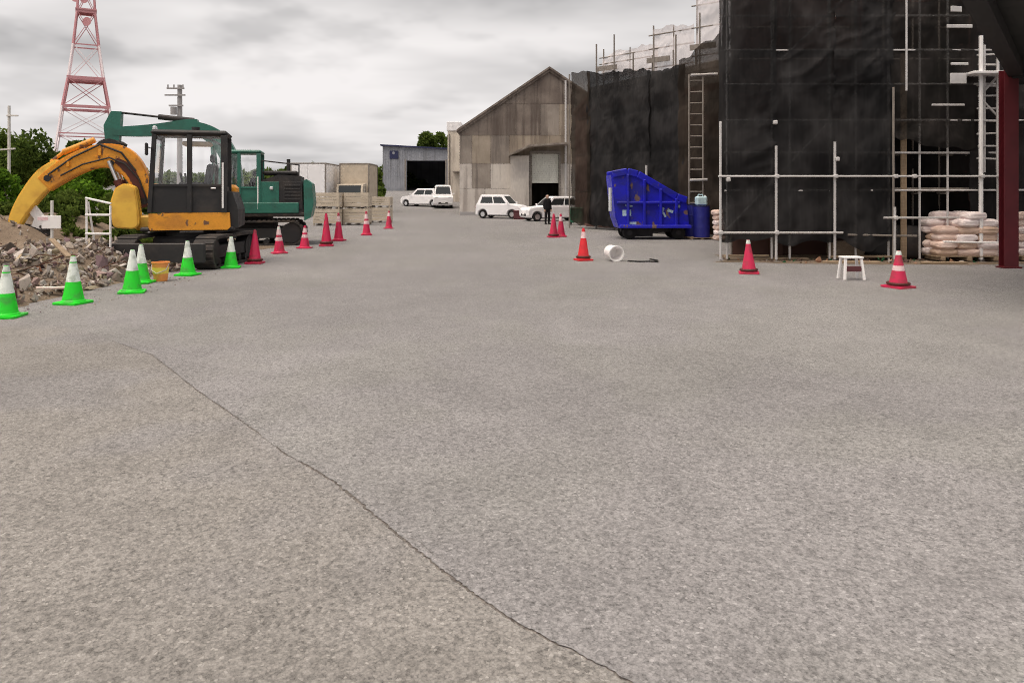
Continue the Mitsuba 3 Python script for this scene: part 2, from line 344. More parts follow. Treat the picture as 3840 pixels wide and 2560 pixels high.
# ------------------------------------------------------------------ warehouse
WY = 56.0; wz = float(rampc(WY)) - 0.1
k = thing('warehouse', 'brown and beige gabled warehouse with stained wall sheets and a half open shutter', 'warehouse')
gable = Polygon([(-3.96, wz), (9.6, wz), (9.6, 6.46), (2.81, 11.04), (-3.96, 6.46)])
door = sbox(1.48, wz, 3.50, 4.72)
part(k, 'wall', prism(gable.buffer(-0.05).difference(sbox(1.35, wz - 1, 3.62, 4.85)), 0.20, (0, WY + 0.16, 0)), WALLS[1], False)
side_m = catm([cbox(0.2, 30, 6.3, (-3.86, WY + 15.2, wz + 3.15)), cbox(0.2, 30, 6.3, (9.5, WY + 15.2, wz + 3.15))])
part(k, 'wall', side_m, WALLS[1], False)
for s, x0, x1, z0, z1 in ((0, -4.16, 2.81, 6.36, 11.08), (1, 9.8, 2.81, 6.36, 11.08)):
    part(k, 'roof', prism([(x0, z0), (x1, z1), (x1, z1 + 0.16), (x0, z0 + 0.16)], 30.6, (0, WY + 15.0, 0)), WALLS[1], False)
for x in (-3.96, ):
    part(k, 'verge_trim', catm([bar((-4.1, WY - 0.12, 6.33), (2.81, WY - 0.12, 11.0), 0.10, 0.22), bar((9.7, WY - 0.12, 6.33), (2.81, WY - 0.12, 11.0), 0.10, 0.22)]), WALLS[1], False)
rows = [wz, 2.12, 3.98, 6.10, 8.45, 11.1]
tone = {0: [4, 3, 4, 3], 1: [3, 0, 3, 4], 2: [0, 2, 0, 1], 3: [1, 1, 2, 2], 4: [1, 0, 1, 1]}
gg = np.random.default_rng(5)
for r in range(5):
    xs_ = [-3.96]
    while xs_[-1] < 9.4: xs_.append(min(xs_[-1] + gg.choice([0.95, 1.4, 1.9, 2.1]), 9.6))
    for a, b in zip(xs_[:-1], xs_[1:]):
        pl = sbox(a + 0.012, rows[r] + 0.012, b - 0.012, rows[r + 1] - 0.012).intersection(gable.buffer(-0.02)).difference(door.buffer(0.12))
        if pl.area < 0.05: continue
        mt = tone[r][gg.integers(4)] if (a > -0.5 or r > 1) else tone[r][gg.integers(4)]
        if r == 3 and a < 0.8: mt = 1
        if r in (2, 3) and a > 0.8: mt = gg.choice([2, 2, 0])
        part(k, 'panel', prism(pl, 0.035, (0, WY + gg.uniform(-0.006, 0.006), 0)), WALLS[mt], False)
# shutter half way down, opening below, dark interior
sl = part(k, 'shutter', cbox(2.0, 0.05, 0.1, (2.49, WY + 0.06, 2.56)), 'm_shutter')
for i in range(14):
    part(sl, 'slat', cbox(2.0, 0.045, 0.148, (2.49, WY + 0.06, 2.68 + i * 0.152), 0.012), 'm_shutter')
part(k, 'door_frame', catm([cbox(0.16, 0.30, 4.9, (1.40, WY - 0.02, wz + 2.4)), cbox(0.14, 0.24, 4.8, (3.58, WY - 0.02, wz + 2.4)), cbox(2.3, 0.3, 0.2, (2.49, WY - 0.02, 4.84))]), 'm_pipe_old')
part(k, 'canopy', prism([(-0.25, 4.62), (1.3, 5.32), (4.2, 5.5), (4.2, 5.38), (1.3, 5.18), (-0.25, 4.50)], 1.5, (0, WY - 0.8, 0)), WALLS[0], False)
part(k, 'annex_wall', cbox(1.40, 0.5, 4.55 - wz, (0.58, WY - 0.28, wz + (4.55 - wz) / 2), 0.02), WALLS[4], False)
part(k, 'interior', catm([cbox(0.1, 8, 5.2, (-2, WY + 4.4, 2.6)), cbox(0.1, 8, 5.2, (6, WY + 4.4, 2.6)), cbox(8, 0.1, 5.2, (2, WY + 8.4, 2.6)), cbox(8, 8, 0.1, (2, WY + 4.4, 5.2))]), WALLS[0], False)
part(k, 'downpipe', cyl((4.02, WY - 0.22, wz), (4.02, WY - 0.22, 10.2), 0.075), 'm_pipe')
part(k, 'plinth', cbox(5.2, 0.16, 0.35, (-1.3, WY - 0.05, wz + 0.17)), 'm_pole_concrete')

k = thing('building', 'narrow cream building end between the warehouse and the far grey shed', 'building')
bz = float(rampc(75)) - 0.2
part(k, 'wall', cbox(1.25, 12, 7.4, (-5.85, 81, bz + 3.7), 0.02), 'm_cream', False)
part(k, 'parapet', cbox(1.45, 12.2, 0.9, (-5.85, 81, bz + 7.8), 0.03), 'm_car_white', False)
part(k, 'canopy', cbox(0.8, 1.0, 0.15, (-5.5, 74.5, bz + 3.2), 0.02), WALLS[0], False)
part(k, 'downpipe', cyl((-6.3, 74.9, bz), (-6.3, 74.9, bz + 7), 0.07), 'm_pipe_old')

k = thing('shed', 'far grey blue metal shed with a wide dark opening and a navy sign', 'shed')
SY = 105.0; sz = float(rampc(SY)) - 0.25
shp = Polygon([(-18.2, sz), (-8.6, sz), (-8.6, 8.0), (-18.2, 8.5)])
opening = sbox(-14.9, sz, -9.4, 6.4)
part(k, 'wall', prism(shp.difference(opening), 0.25, (0, SY, 0)), 'm_greyblue', False)
part(k, 'wall', catm([cbox(0.25, 20, 6.2, (-18.1, SY + 10.2, sz + 3.1)), cbox(0.25, 20, 6, (-8.7, SY + 10.2, sz + 3)), cbox(9.6, 0.25, 6, (-13.4, SY + 20.3, sz + 3))]), 'm_greyblue', False)
part(k, 'roof', prism([(-18.5, 8.52), (-8.3, 7.98), (-8.3, 8.16), (-18.5, 8.72)], 21, (0, SY + 10, 0)), 'm_navy', False)
for i in range(10):
    x = -17.9 + 0.33 * i
    part(k, 'panel', cbox(0.31, 0.05, 5.9, (x, SY - 0.155, sz + 3.1), 0.015), 'm_greyblue', False)
for i in range(17):
    part(k, 'panel', cbox(0.31, 0.05, 1.45, (-14.6 + 0.33 * i, SY - 0.155, 7.2), 0.015), 'm_greyblue', False)
sg = part(k, 'sign', cbox(1.25, 0.08, 1.15, (-16.6, SY - 0.24, 7.25), 0.02), 'm_navy', False)
part(sg, 'emblem', cyl((-16.65, SY - 0.28, 7.5), (-16.65, SY - 0.30, 7.5), 0.2, 16), 'm_greyblue')
part(k, 'door_frame', catm([cbox(0.2, 0.3, 6.6 - sz, (-15.0, SY - 0.15, sz + (6.6 - sz) / 2)), cbox(0.2, 0.3, 6.6 - sz, (-9.3, SY - 0.15, sz + (6.6 - sz) / 2))]), 'm_pipe_old', False)

# ------------------------------------------------------------------ building wrapped by the scaffold
k = thing('building', 'dark red brown steel hall wrapped behind scaffold and black nets', 'building')
foot = Polygon([(3.9, 38.8), (8.85, 29.9), (26, 29.9), (26, 46), (3.9, 46)]); foot2 = Polygon([(6.05, 20.45), (26, 20.45), (26, 29.6), (8.75, 29.6)])
part(k, 'wall', extr(foot.difference(foot.buffer(-0.25)), 6.55), 'm_red_brown', False)
part(k, 'roof', extr(foot.buffer(0.1), 0.2).apply_translation((0, 0, 6.55)), 'm_red_brown', False)
part(k, 'wall', extr(foot2.difference(foot2.buffer(-0.25)), 9.6), 'm_red_brown', False)
part(k, 'roof', extr(foot2.buffer(0.1), 0.2).apply_translation((0, 0, 9.6)), 'm_red_brown', False)
for x in (7.2, 9.6, 11.6, 13.6, 16):
    part(k, 'column', cbox(0.3, 0.24, 9.4, (x, 20.3, 4.7), 0.02), 'm_red_brown', False)
part(k, 'beam', bar((9.5, 20.1, 5.0), (13.2, 20.1, 6.1), 0.34, 0.2), 'm_red_brown', False); part(k, 'beam', bar((9.2, 20.1, 4.3), (14, 20.1, 4.3), 0.3, 0.2), 'm_red_brown', False); part(k, 'beam', bar((7.3, 20.1, 5.6), (9.5, 20.1, 5.6), 0.3, 0.2), 'm_red_brown', False)

# ------------------------------------------------------------------ front scaffold: poles, ledgers, couplers
FY = 18.3
k = thing('scaffold', 'galvanised pipe scaffold in front of the black nets on the right', 'scaffold')
def coupler(p): return cbox(0.10, 0.11, 0.10, p, 0.02)
for x, z1, mt, dy in ((5.12, 3.45, 'm_pipe', 0), (6.49, 2.85, 'm_pipe', 0), (7.93, 2.95, 'm_pipe', 0), (9.40, 1.35, 'm_pipe', 0), (11.52, 5.55, 'm_white_metal', 0), (11.95, 5.1, 'm_pipe', 0.02)):
    p = part(k, 'pole', cyl((x, FY + dy, 0.06), (x, FY + dy, z1), 0.032 if mt != 'm_white_metal' else 0.048, 12), mt)
    part(p, 'base_plate', catm([cbox(0.16, 0.16, 0.012, (x, FY + dy, 0.012), 0.003), cyl((x, FY + dy, 0.014), (x, FY + dy, 0.2), 0.02, 8)]), 'm_pipe_old')
p = part(k, 'pole', cbox(0.15, 0.07, 5.2, (9.88, FY + 0.5, 2.6), 0.01), 'm_wood', False, label='tan timber post')
gg = np.random.default_rng(9)
for x in (5.38, 6.5, 6.95, 7.95, 8.6, 9.42, 10.2, 10.9, 12.3, 13.8):
    part(k, 'pole', cyl((x, FY + 0.34, 0.05), (x, FY + 0.34, 9.4), 0.028, 10), 'm_pipe')
    part(k, 'pole', cyl((x + 0.45, FY + 1.5, 0.05), (x + 0.45, FY + 1.5, 9.4), 0.026, 10), 'm_pipe_old')
    for z in (1.75, 3.5, 5.25, 7.0):
        part(k, 'transom', cyl((x + 0.02, FY + 0.35, z - 0.06), (x + 0.46, FY + 1.6, z - 0.06), 0.024, 8), 'm_pipe')
for z, x0, x1, y, mt in ((2.10, 5.05, 12.1, FY - 0.06, 'm_pipe'), (0.72, 5.05, 8.1, FY - 0.06, 'm_pipe'), (1.085, 9.1, 10.95, FY - 0.05, 'm_pipe'), (0.66, 8.3, 10.0, FY + 0.1, 'm_pipe_old'), (0.50, 10.55, 11.9, FY - 0.07, 'm_white_metal')):
    part(k, 'ledger', cyl((x0, y, z), (x1, y, z - (0.03 if mt != 'm_pipe' else 0)), 0.027, 10), mt)
for z in (1.75, 2.7, 3.5, 4.4, 5.25, 6.1, 7.0, 7.9):
    part(k, 'ledger', cyl((5.3, FY + 0.29, z), (14.2, FY + 0.29, z + gg.uniform(-0.02, 0.02)), 0.026, 8), 'm_pipe')
    part(k, 'ledger', cyl((5.7, FY + 1.56, z), (14.2, FY + 1.56, z), 0.024, 8), 'm_pipe_old')
part(k, 'brace', cyl((5.2, FY + 0.30, 0.6), (7.95, FY + 0.30, 3.5), 0.022, 8), 'm_pipe')
part(k, 'brace', cyl((6.7, FY + 0.30, 5.0), (9.4, FY + 0.30, 7.6), 0.022, 8), 'm_pipe')
for x, z in ((5.30, 2.02), (6.49, 2.1), (7.93, 2.1), (9.40, 1.08), (9.40, 2.1), (11.52, 2.1), (11.95, 2.1), (7.97, 2.52), (6.45, 3.42), (5.12, 0.72), (6.49, 0.72), (9.86, 2.1)):
    part(k, 'coupler', coupler((x, FY - 0.05, z)), 'm_pipe')
for z in (1.80, 3.55, 5.30):
    part(k, 'deck', cbox(8.3, 0.95, 0.05, (9.95, FY + 0.95, z), 0.008), 'm_pipe_old', False)
# end frame with rungs at the right bay, decks and a plate beside it
fr = part(k, 'end_frame', catm([cyl((11.68, FY + 0.12, 2.2), (11.68, FY + 0.12, 5.35), 0.03), cyl((12.0, FY + 0.12, 2.2), (12.0, FY + 0.12, 5.0), 0.03)]), 'm_pipe', label='pale welded end frame with rungs')
for i, z in enumerate((2.55, 2.85, 3.15, 3.48, 3.78, 4.08, 4.35, 4.86, 5.1)):
    part(fr, 'rung', cyl((11.5, FY + 0.12 - 0.05 * (i % 2), z), (12.02, FY + 0.12, z + 0.02 * (i % 3 - 1)), 0.022, 8), 'm_pipe')
part(fr, 'rung', bar((11.55, FY + 0.1, 4.1), (11.98, FY + 0.1, 4.55), 0.05), 'm_pipe')
part(fr, 'rung', bar((11.98, FY + 0.1, 3.6), (11.6, FY + 0.1, 4.0), 0.04), 'm_pipe')
part(k, 'deck', cbox(0.86, 0.5, 0.06, (11.62, FY + 0.0, 4.62), 0.01), 'm_white_metal', False, label='white deck end high on the right bay')
part(k, 'plate', cbox(0.40, 0.04, 0.26, (10.95, FY - 0.02, 4.50), 0.01), 'm_pipe', False, label='pale plate fixed left of the end frame')
part(k, 'plate', cbox(0.42, 0.05, 0.07, (10.98, FY - 0.02, 4.86), 0.01), 'm_pipe', False)
part(k, 'plate', cbox(0.62, 0.05, 0.09, (10.98, FY - 0.02, 5.78), 0.01), 'm_pipe', False)
part(k, 'plate', cbox(0.30, 0.05, 0.14, (10.9, FY - 0.02, 6.2), 0.01, rz=0.2), 'm_pipe', False)
part(k, 'plate', cbox(0.8, 0.05, 0.05, (10.7, FY - 0.02, 3.85), 0.01), 'm_pipe', False)
part(k, 'pole', cyl((9.68, FY - 0.02, 4.2), (9.68, FY - 0.02, 6.7), 0.026, 10), 'm_pipe')
part(k, 'pole', cyl((9.42, FY + 0.1, 0.06), (9.42, FY + 0.1, 4.3), 0.03, 10), 'm_pipe_old')

def smoothn(t): return np.clip((t - 0.35) / 0.3, 0, 1)
def net(p0, p1, z0, z1, seed, amp=0.10, swag=0.25, top=0.05, crease=0.10):
    """A hanging sheet between two plan points, with creases that hang from its ties and an uneven hem."""
    p0, p1 = np.array(p0, float), np.array(p1, float); L = np.linalg.norm(p1 - p0); d = (p1 - p0) / L; nrm = np.array([d[1], -d[0]]); za, zb = z1 if isinstance(z1, tuple) else (z1, z1); z1 = max(za, zb)
    nx = max(14, int(L / 0.08)); nz = max(20, int((z1 - z0) / 0.07))
    u, w = np.meshgrid(np.linspace(0, 1, nx), np.linspace(0, 1, nz)); s = u * L
    hem = z0 + swag * (meshkit.fbm(np.stack([s * 1.1, 0 * s, 0 * s], -1), 3, seed) - 0.5) * 2 - 0.12 * np.abs(np.sin(PI * s / 1.45))
    tp = za + (zb - za) * u + top * (meshkit.fbm(np.stack([s * 2, 0 * s + 4, 0 * s], -1), 3, seed) - 0.5) * 2
    z = hem + (tp - hem) * w
    P = np.stack([s * 2.2 + 0.9 * z, z * 0.8 - 0.5 * s, 0 * s + seed], -1)
    off = amp * (meshkit.fbm(P, 4, seed) - 0.5) * 2
    off += 0.045 * (np.abs(meshkit.noise(np.stack([s * 3.2 - z * 1.6, z * 0.7 + s, 0 * s], -1), seed + 3) - 0.5) * 2)
    off += 0.05 * (meshkit.noise(np.stack([s * 5.5, z * 0.35, 0 * s], -1), seed + 7) - 0.5)
    rg = meshkit.fbm(np.stack([s * 0.75 + 0.35 * z, z * 1.9 - 0.7 * s, 0 * s + 2], -1), 3, seed + 5)
    off += crease * smoothn(meshkit.fbm(np.stack([s * 0.45, z * 0.4, 0 * s + 5], -1), 2, seed + 9)) * (1 - np.abs(rg - 0.5) * 5).clip(0, 1) ** 1.5     # slack lying in slanting creases
    off += 0.06 * np.sin(PI * np.mod(z, 1.75) / 1.75)                # blown out between the ledgers
    xy = p0 + s[..., None] * d + off[..., None] * nrm
    v = np.c_[xy.reshape(-1, 2), z.ravel()]; i = (np.arange(nz - 1)[:, None] * nx + np.arange(nx - 1)).ravel()
    q = np.c_[i, i + 1, i + nx + 1, i + nx]
    return trimesh.Trimesh(v, np.vstack([q[:, [0, 1, 2]], q[:, [0, 2, 3]]]), process=False)
NB = FY + 0.22
def netthing(label, m, mat): single('net', label, 'net', m, mat, True)
netthing('black net at the left corner of the front scaffold, hanging over the low rail', net((5.14, NB), (6.55, NB), 0.55, 8.2, 21), 'm_net')
netthing('black net on the second bay of the front scaffold', net((6.50, NB + 0.03), (8.0, NB + 0.03), 0.52, 8.2, 22), 'm_net')
netthing('wrinkled black net on the third bay, drawn aside above the open bay', net((7.96, NB), (9.48, NB), 0.6, 8.2, 23, 0.15, 0.4), 'm_net')
netthing('thin black net high over the open right bay, red steel showing behind', net((9.40, NB + 0.04), (11.5, NB + 0.04), 3.05, 8.2, 24, 0.16, 0.5), 'm_net_thin')
netthing('black net behind the end frame beside the red column', net((11.4, NB + 0.10), (14.4, NB + 0.10), 0.8, 8.2, 25), 'm_net')
netthing('added dark net standing in for the shade inside the open right bay', net((9.3, FY + 1.62), (12.2, FY + 1.62), 0.45, 6.8, 26, 0.1, 0.1), 'm_net')  # added sheet that keeps the open bay as dark as its shaded inside
netthing('dark brown net on the return side of the front scaffold', net((5.30, NB + 0.2), (7.8, 27.6), 0.9, 8.2, 27), 'm_net_brown')

# far scaffold along the slanted facade, with nets and poles above
A, B = np.array([2.90, 37.0]), np.array([7.80, 28.2]); fd = (B - A) / np.linalg.norm(B - A); FL = np.linalg.norm(B - A); fn_ = np.array([fd[1], -fd[0]])
def fp(s, o=0.0): q = A + fd * s + fn_ * -o; return float(q[0]), float(q[1])
k = thing('scaffold', 'long pipe scaffold behind the blue bin, its poles rising above black nets', 'scaffold')
for i, s in enumerate(np.linspace(0.1, FL - 0.1, 8)):
    x, y = fp(s, 0.5 if i else -0.12)
    part(k, 'pole', cyl((x, y, 0), (x, y, [8.4, 8.9, 9.1, 8.0, 8.6, 8.3, 8.9, 9.2][i] - (0.8 if i == 0 else 0)), 0.036, 8), 'm_pipe_old' if i not in (1,) else 'm_pipe_old')
    x, y = fp(s, 1.6)
    part(k, 'pole', cyl((x, y, 0), (x, y, 8.0), 0.03, 8), 'm_pipe_old')
for z in (1.8, 3.6, 5.4, 6.6):
    part(k, 'ledger', cyl((*fp(0, 0.45), z), (*fp(FL, 0.45), z), 0.03, 8), 'm_pipe_old')
    part(k, 'deck', trimesh.util.concatenate([bar((*fp(0.1, 1.0), z - 0.05), (*fp(FL - 0.1, 1.0), z - 0.05), 0.04, 0.9)]), 'm_pipe_old', False)
part(k, 'pole', cyl((4.03, 36.0, 0), (4.03, 36.0, 3.35), 0.055, 10), 'm_pipe', label='bright lower pole left of the blue bin')
x5, y5 = fp(FL * 0.60, -0.15)
part(k, 'pole', cyl((x5, y5, 1.2), (x5, y5, 2.9), 0.05, 10), 'm_pipe')
# ladder frames beside the bin
lf = part(k, 'end_frame', catm([cyl((6.72, 28.25, 0.1), (6.72, 28.25, 6.2), 0.04), cyl((7.22, 28.15, 0.1), (7.22, 28.15, 6.2), 0.04)]), 'm_pipe_old', label='ladder shaped end frame right of the blue bin')
for z in np.arange(0.5, 6.1, 0.42):
    part(lf, 'rung', cyl((6.72, 28.25, z), (7.22, 28.15, z), 0.026, 8), 'm_pipe_old')
part(lf, 'rung', cyl((6.75, 28.1, 6.15), (7.75, 28.1, 6.2), 0.05, 8), 'm_pipe')
part(lf, 'rung', cyl((6.7, 28.05, 2.2), (7.35, 28.05, 2.22), 0.05, 8), 'm_pipe')
segs = [(0, 1.5, (7.78, 7.55), 'm_net_brown', 'brown tinged black net next to the warehouse'), (1.45, 3.7, (7.56, 7.25), 'm_net', 'black net behind the left end of the blue bin'), (3.65, 5.9, (7.24, 6.98), 'm_net', 'black net behind the middle of the blue bin'),
        (5.85, 8.0, (6.98, 6.90), 'm_net', 'black net behind the right end of the blue bin'), (7.95, FL, (7.05, 7.75), 'm_net_brown', 'dark brown net in the corner right of the blue bin')]
for i, (a, b, zt, mt, lb) in enumerate(segs):
    netthing(lb, net(fp(a - 0.12 * (i > 0), 0.1 + 0.06 * (i % 2)), fp(b + 0.12, 0.1 + 0.06 * (i % 2)), 0.25, zt, 31 + i, 0.07, 0.2, 0.16, 0.035), mt if mt != 'm_net' else 'm_net_far')
# pale sheets of the upper stage behind
for (x0, y0), (x1, y1), z0, z1, lb in (((7.75, 31.2), (9.3, 29.8), 7.2, 9.75, 'tall pale mesh sheet above the corner of the black nets'), ((6.5, 34.2), (8.0, 32.6), 7.2, 9.15, 'pale mesh sheet one step lower left of the tall pale sheet'), ((4.7, 38.2), (7.0, 35.6), 7.5, 8.85, 'lowest pale mesh sheet behind the poles of the far scaffold')):
    s = single('sheet', lb, 'sheet', net((x0, y0), (x1, y1), z0, z1, int(x0 * 10), 0.06, 0.12, 0.2), 'm_sheet_white', True)
    kk = thing('rail_frame', lb.replace('mesh sheet', 'sheet').replace('pale', 'pipe rail carrying the pale', 1), 'railing')
    part(kk, 'post', catm([cyl((x0, y0, 6.9), (x0, y0, z1 + 0.25), 0.035, 8), cyl(((x0 + x1) / 2, (y0 + y1) / 2, 6.9), ((x0 + x1) / 2, (y0 + y1) / 2, z1 + 0.1), 0.03, 8)]), 'm_pipe_old')
    for zz in (z0 + 0.25, (z0 + z1) / 2 + 0.15, z1 - 0.2):
        part(kk, 'rail', cyl((x0 - 0.2, y0 + 0.1, zz), (x1, y1 + 0.1, zz), 0.03, 8), 'm_pipe_old')
    part(kk, 'plank', bar((x0 - 0.35, y0 - 0.2, z0 + 0.55), (x0 + 0.55, y0 - 0.9, z0 + 0.55), 0.05, 0.24), 'm_pipe_old', False)

# ------------------------------------------------------------------ canopy with red column at the right edge
k = thing('canopy', 'dark canopy roof with a black eave beam on a red steel column', 'canopy')
col = (11.29, 16.8)
part(k, 'column', catm([cbox(0.33, 0.018, 4.45, (11.2, 16.71, 2.225), 0.004), cbox(0.33, 0.018, 4.45, (11.2, 16.89, 2.225), 0.004), cbox(0.02, 0.16, 4.45, (11.2, 16.8, 2.225), 0.004)]), 'm_red_steel', False)
part(k, 'base_plate', cbox(0.42, 0.3, 0.03, (11.2, 16.8, 0.02), 0.005), 'm_red_steel', False)
e0, e1 = np.array([12.22, 17.9]), np.array([6.07, 9.85]); ed = (e1 - e0) / np.linalg.norm(e1 - e0); en = np.array([-ed[1], ed[0]])
if en[0] < 0: en = -en
part(k, 'beam', bar((*e0, 4.43), (*e1, 4.43), 0.28, 0.28), 'm_black_steel', False)
part(k, 'beam', bar((col[0], col[1], 4.35), (col[0] + 6, col[1] - 4.6, 4.35), 0.3, 0.2), 'm_black_steel', False)
rp = []
for i in range(22):
    a = e0 + ed * (i * 0.46)
    c0, c1 = a + en * -0.15, a + en * 7.0
    m = catm([bar((*c0, 4.68), (*c1, 4.95), 0.40, 0.02), bar((*(c0 + ed * 0.22), 4.70), (*(c1 + ed * 0.22), 4.97), 0.08, 0.06)])
    part(k, 'roof_sheet', m, 'm_dark_sheet', False)
for j in range(4):
    part(k, 'purlin', bar((*(e0 + en * (1.2 + 1.6 * j)), 4.56 + 0.05 * j), (*(e1 + en * (1.2 + 1.6 * j)), 4.56 + 0.05 * j), 0.1, 0.14), 'm_black_steel', False)

# ------------------------------------------------------------------ sacks
def sack_mesh(L, W, H, seed):
    m = trimesh.creation.icosphere(3, 1.0); v = m.vertices.copy()
    v = np.sign(v) * np.abs(v) ** np.array([0.55, 0.55, 0.75])
    v[:, 2] += 0.22 * (meshkit.fbm(m.vertices * 1.7 + seed, 3, seed) - 0.5) * 2
    v[:, :2] *= (1 + 0.12 * (meshkit.fbm(m.vertices * 2.1 + seed + 9, 3, seed) - 0.5) * 2)[:, None]
    m.vertices = v * np.array([L, W, H]) / 2 * np.array([1, 1, 1.0]); return m
SK = [mikit.ply(sack_mesh(0.58, 0.42, 0.21, s), 'm_sack', smooth=True) for s in range(4)]
SKM = ['m_sack', 'm_sack_white', 'm_sack_tan']
gg = np.random.default_rng(12)
ORD = ('bottom', 'second', 'third', 'fourth', 'fifth', 'top')
TONE = {'m_sack': 'pinkish', 'm_sack_white': 'whitish', 'm_sack_tan': 'tan'}
def put_sack(x, y, z, rz, mat, label, group):
    key = thing('sack', TONE[mat] + ' ' + label, 'sack', group)
    scene[key] = {**SK[gg.integers(4)], 'bsdf': {'type': 'ref', 'id': mat}, 'to_world': T().translate([x, y, z]).rotate([0, 0, 1], rz)}
for x0, x1, n, lab, gr in ((10.45, 11.95, 6, 'stack left of the red column', 'sacks stacked on the pallet left of the red column'), (12.55, 14.0, 6, 'stack right of the red column', 'sacks stacked right of the red column')):
    kk = thing('pallet', f'low wooden pallet under the sacks {"left" if x0 < 11 else "right"} of the red column', 'pallet')
    y0 = 18.75 if x0 < 11 else 18.9
    for j in range(6): part(kk, 'plank', cbox(x1 - x0 + 0.1, 0.12, 0.022, ((x0 + x1) / 2, y0 - 0.45 + j * 0.19, 0.135), 0.004), 'm_wood', False)
    for j in range(3): part(kk, 'bearer', cbox(0.1, 1.1, 0.09, (x0 + 0.1 + j * (x1 - x0 - 0.2) / 2, y0, 0.078), 0.006), 'm_wood', False)
    for l in range(n):
        nx_ = 3 if l < 5 else 2
        for i in range(nx_):
            for r in range(2):
                xx = x0 + 0.25 + i * 0.5 + gg.normal() * 0.03 + (0.25 if l >= 5 and x0 < 11 else 0)
                if l >= n - 2 and i == 0 and r == 0 and x0 < 11: continue
                m = SKM[gg.choice(3, p=[0.5, 0.3, 0.2])] if l < n - 2 else 'm_sack_white'
                if x0 > 12: m = 'm_sack_white' if gg.random() < 0.75 else 'm_sack'
                put_sack(xx, y0 - 0.30 + r * 0.5 + gg.normal() * 0.02, 0.235 + l * 0.178, gg.normal() * 6, m, f'sack, {ORD[l]} layer, {("front", "rear")[r]} {("left", "middle", "right")[i] if nx_ == 3 else ("left", "right")[i]}, in the {lab}', gr)
for l in range(6):
    put_sack(7.5 + gg.normal() * 0.02, 26.95, 0.10 + l * 0.18, 90 + gg.normal() * 7, SKM[gg.choice([0, 1, 2])], f'sack, {ORD[l]} of the narrow pile right of the navy drums', 'sacks piled by the blue drums')

# ------------------------------------------------------------------ blue bin
k = thing('waste_bin', 'big blue steel waste bin with sloping rim and pale marks', 'waste bin')
outline = [(3.98, 0.42), (3.84, 0.80), (3.68, 2.38), (4.24, 2.48), (4.62, 2.38), (6.05, 1.55), (6.40, 1.42), (6.52, 0.42)]
P = Polygon(outline); Y0, Y1 = 27.4, 29.0
part(k, 'side_panel', prism(P, 0.06, (0, Y0 + 0.03, 0)), 'm_blue', False)
part(k, 'side_panel', prism(P, 0.06, (0, Y1 - 0.03, 0)), 'm_blue', False)
for a, b, nm in ((0, 2, 'end_panel'), (7, 6, 'end_panel')):
    pts = [outline[0], outline[1], outline[2]] if a == 0 else [outline[7], outline[6]]
    ms = [prism(Polygon(LineString([p, q]).buffer(0.03, cap_style=2).exterior.coords), Y1 - Y0 - 0.12, (0, (Y0 + Y1) / 2, 0)) for p, q in zip(pts[:-1], pts[1:])]
    part(k, nm, catm(ms), 'm_blue', False)
part(k, 'floor', cbox(2.5, Y1 - Y0 - 0.12, 0.06, (5.25, (Y0 + Y1) / 2, 0.45)), 'm_blue', False)
rim = [(3.70, 2.40), (4.24, 2.50), (4.62, 2.40), (6.05, 1.57), (6.42, 1.44)]
for yy in (Y0 - 0.02, Y1 + 0.02):
    part(k, 'rim', catm([bar((p[0], yy, p[1]), (q[0], yy, q[1]), 0.12, 0.26, 0.03) for p, q in zip(rim[:-1], rim[1:])]), 'm_blue', False)
for x, zt in ((4.25, 2.40), (4.85, 2.20), (5.45, 1.86), (6.02, 1.52)):
    part(k, 'rib', cbox(0.10, 0.18, zt - 0.5, (x, Y0 - 0.085, 0.5 + (zt - 0.5) / 2), 0.02), 'm_blue', False)
part(k, 'rail', cbox(2.62, 0.22, 0.12, (5.25, Y0 - 0.10, 0.48), 0.02), 'm_blue', False)
part(k, 'rail', cbox(2.3, 0.17, 0.10, (5.0, Y0 - 0.08, 1.36), 0.02), 'm_blue', False)
for x, w, h, z, rot in ((4.22, 0.32, 0.22, 0.98, 0), (4.40, 0.34, 0.09, 0.60, 0), (5.52, 0.07, 0.34, 1.02, 0.35), (5.60, 0.07, 0.2, 0.92, -0.5), (5.82, 0.22, 0.10, 1.05, 0.3), (6.12, 0.12, 0.10, 1.22, 0), (5.42, 0.05, 0.16, 1.3, 0), (4.3, 0.26, 0.06, 1.24, 0.1)):
    m = cbox(w, 0.006, h, (0, 0, 0), 0.002); m.apply_transform(trimesh.transformations.rotation_matrix(rot, [0, 1, 0])); m.apply_translation((x, Y0 - 0.006 if abs(x - 5.82) > 0.01 else Y0 - 0.006, z))
    part(k, 'marking', m, 'm_pail_blue', False)
part(k, 'post', cyl((3.60, Y0 - 0.1, 1.05), (3.60, Y0 - 0.1, 1.9), 0.06, 10), 'm_lamp')
for x in (4.35, 6.15):
    for y in (Y0 + 0.22, Y1 - 0.22):
        w = part(k, 'wheel', cyl((x, y - 0.11, 0.24), (x, y + 0.11, 0.24), 0.24, 20), 'm_rubber')
        part(w, 'hub', cyl((x, y - 0.125, 0.24), (x, y - 0.10, 0.24), 0.10, 14), 'm_machine_black')
part(k, 'chassis', catm([cbox(2.3, 0.12, 0.14, (5.2, Y0 + 0.45, 0.33)), cbox(2.3, 0.12, 0.14, (5.2, Y1 - 0.45, 0.33)), cbox(0.7, 0.9, 0.3, (4.9, (Y0 + Y1) / 2, 0.25))]), 'm_machine_black', False)
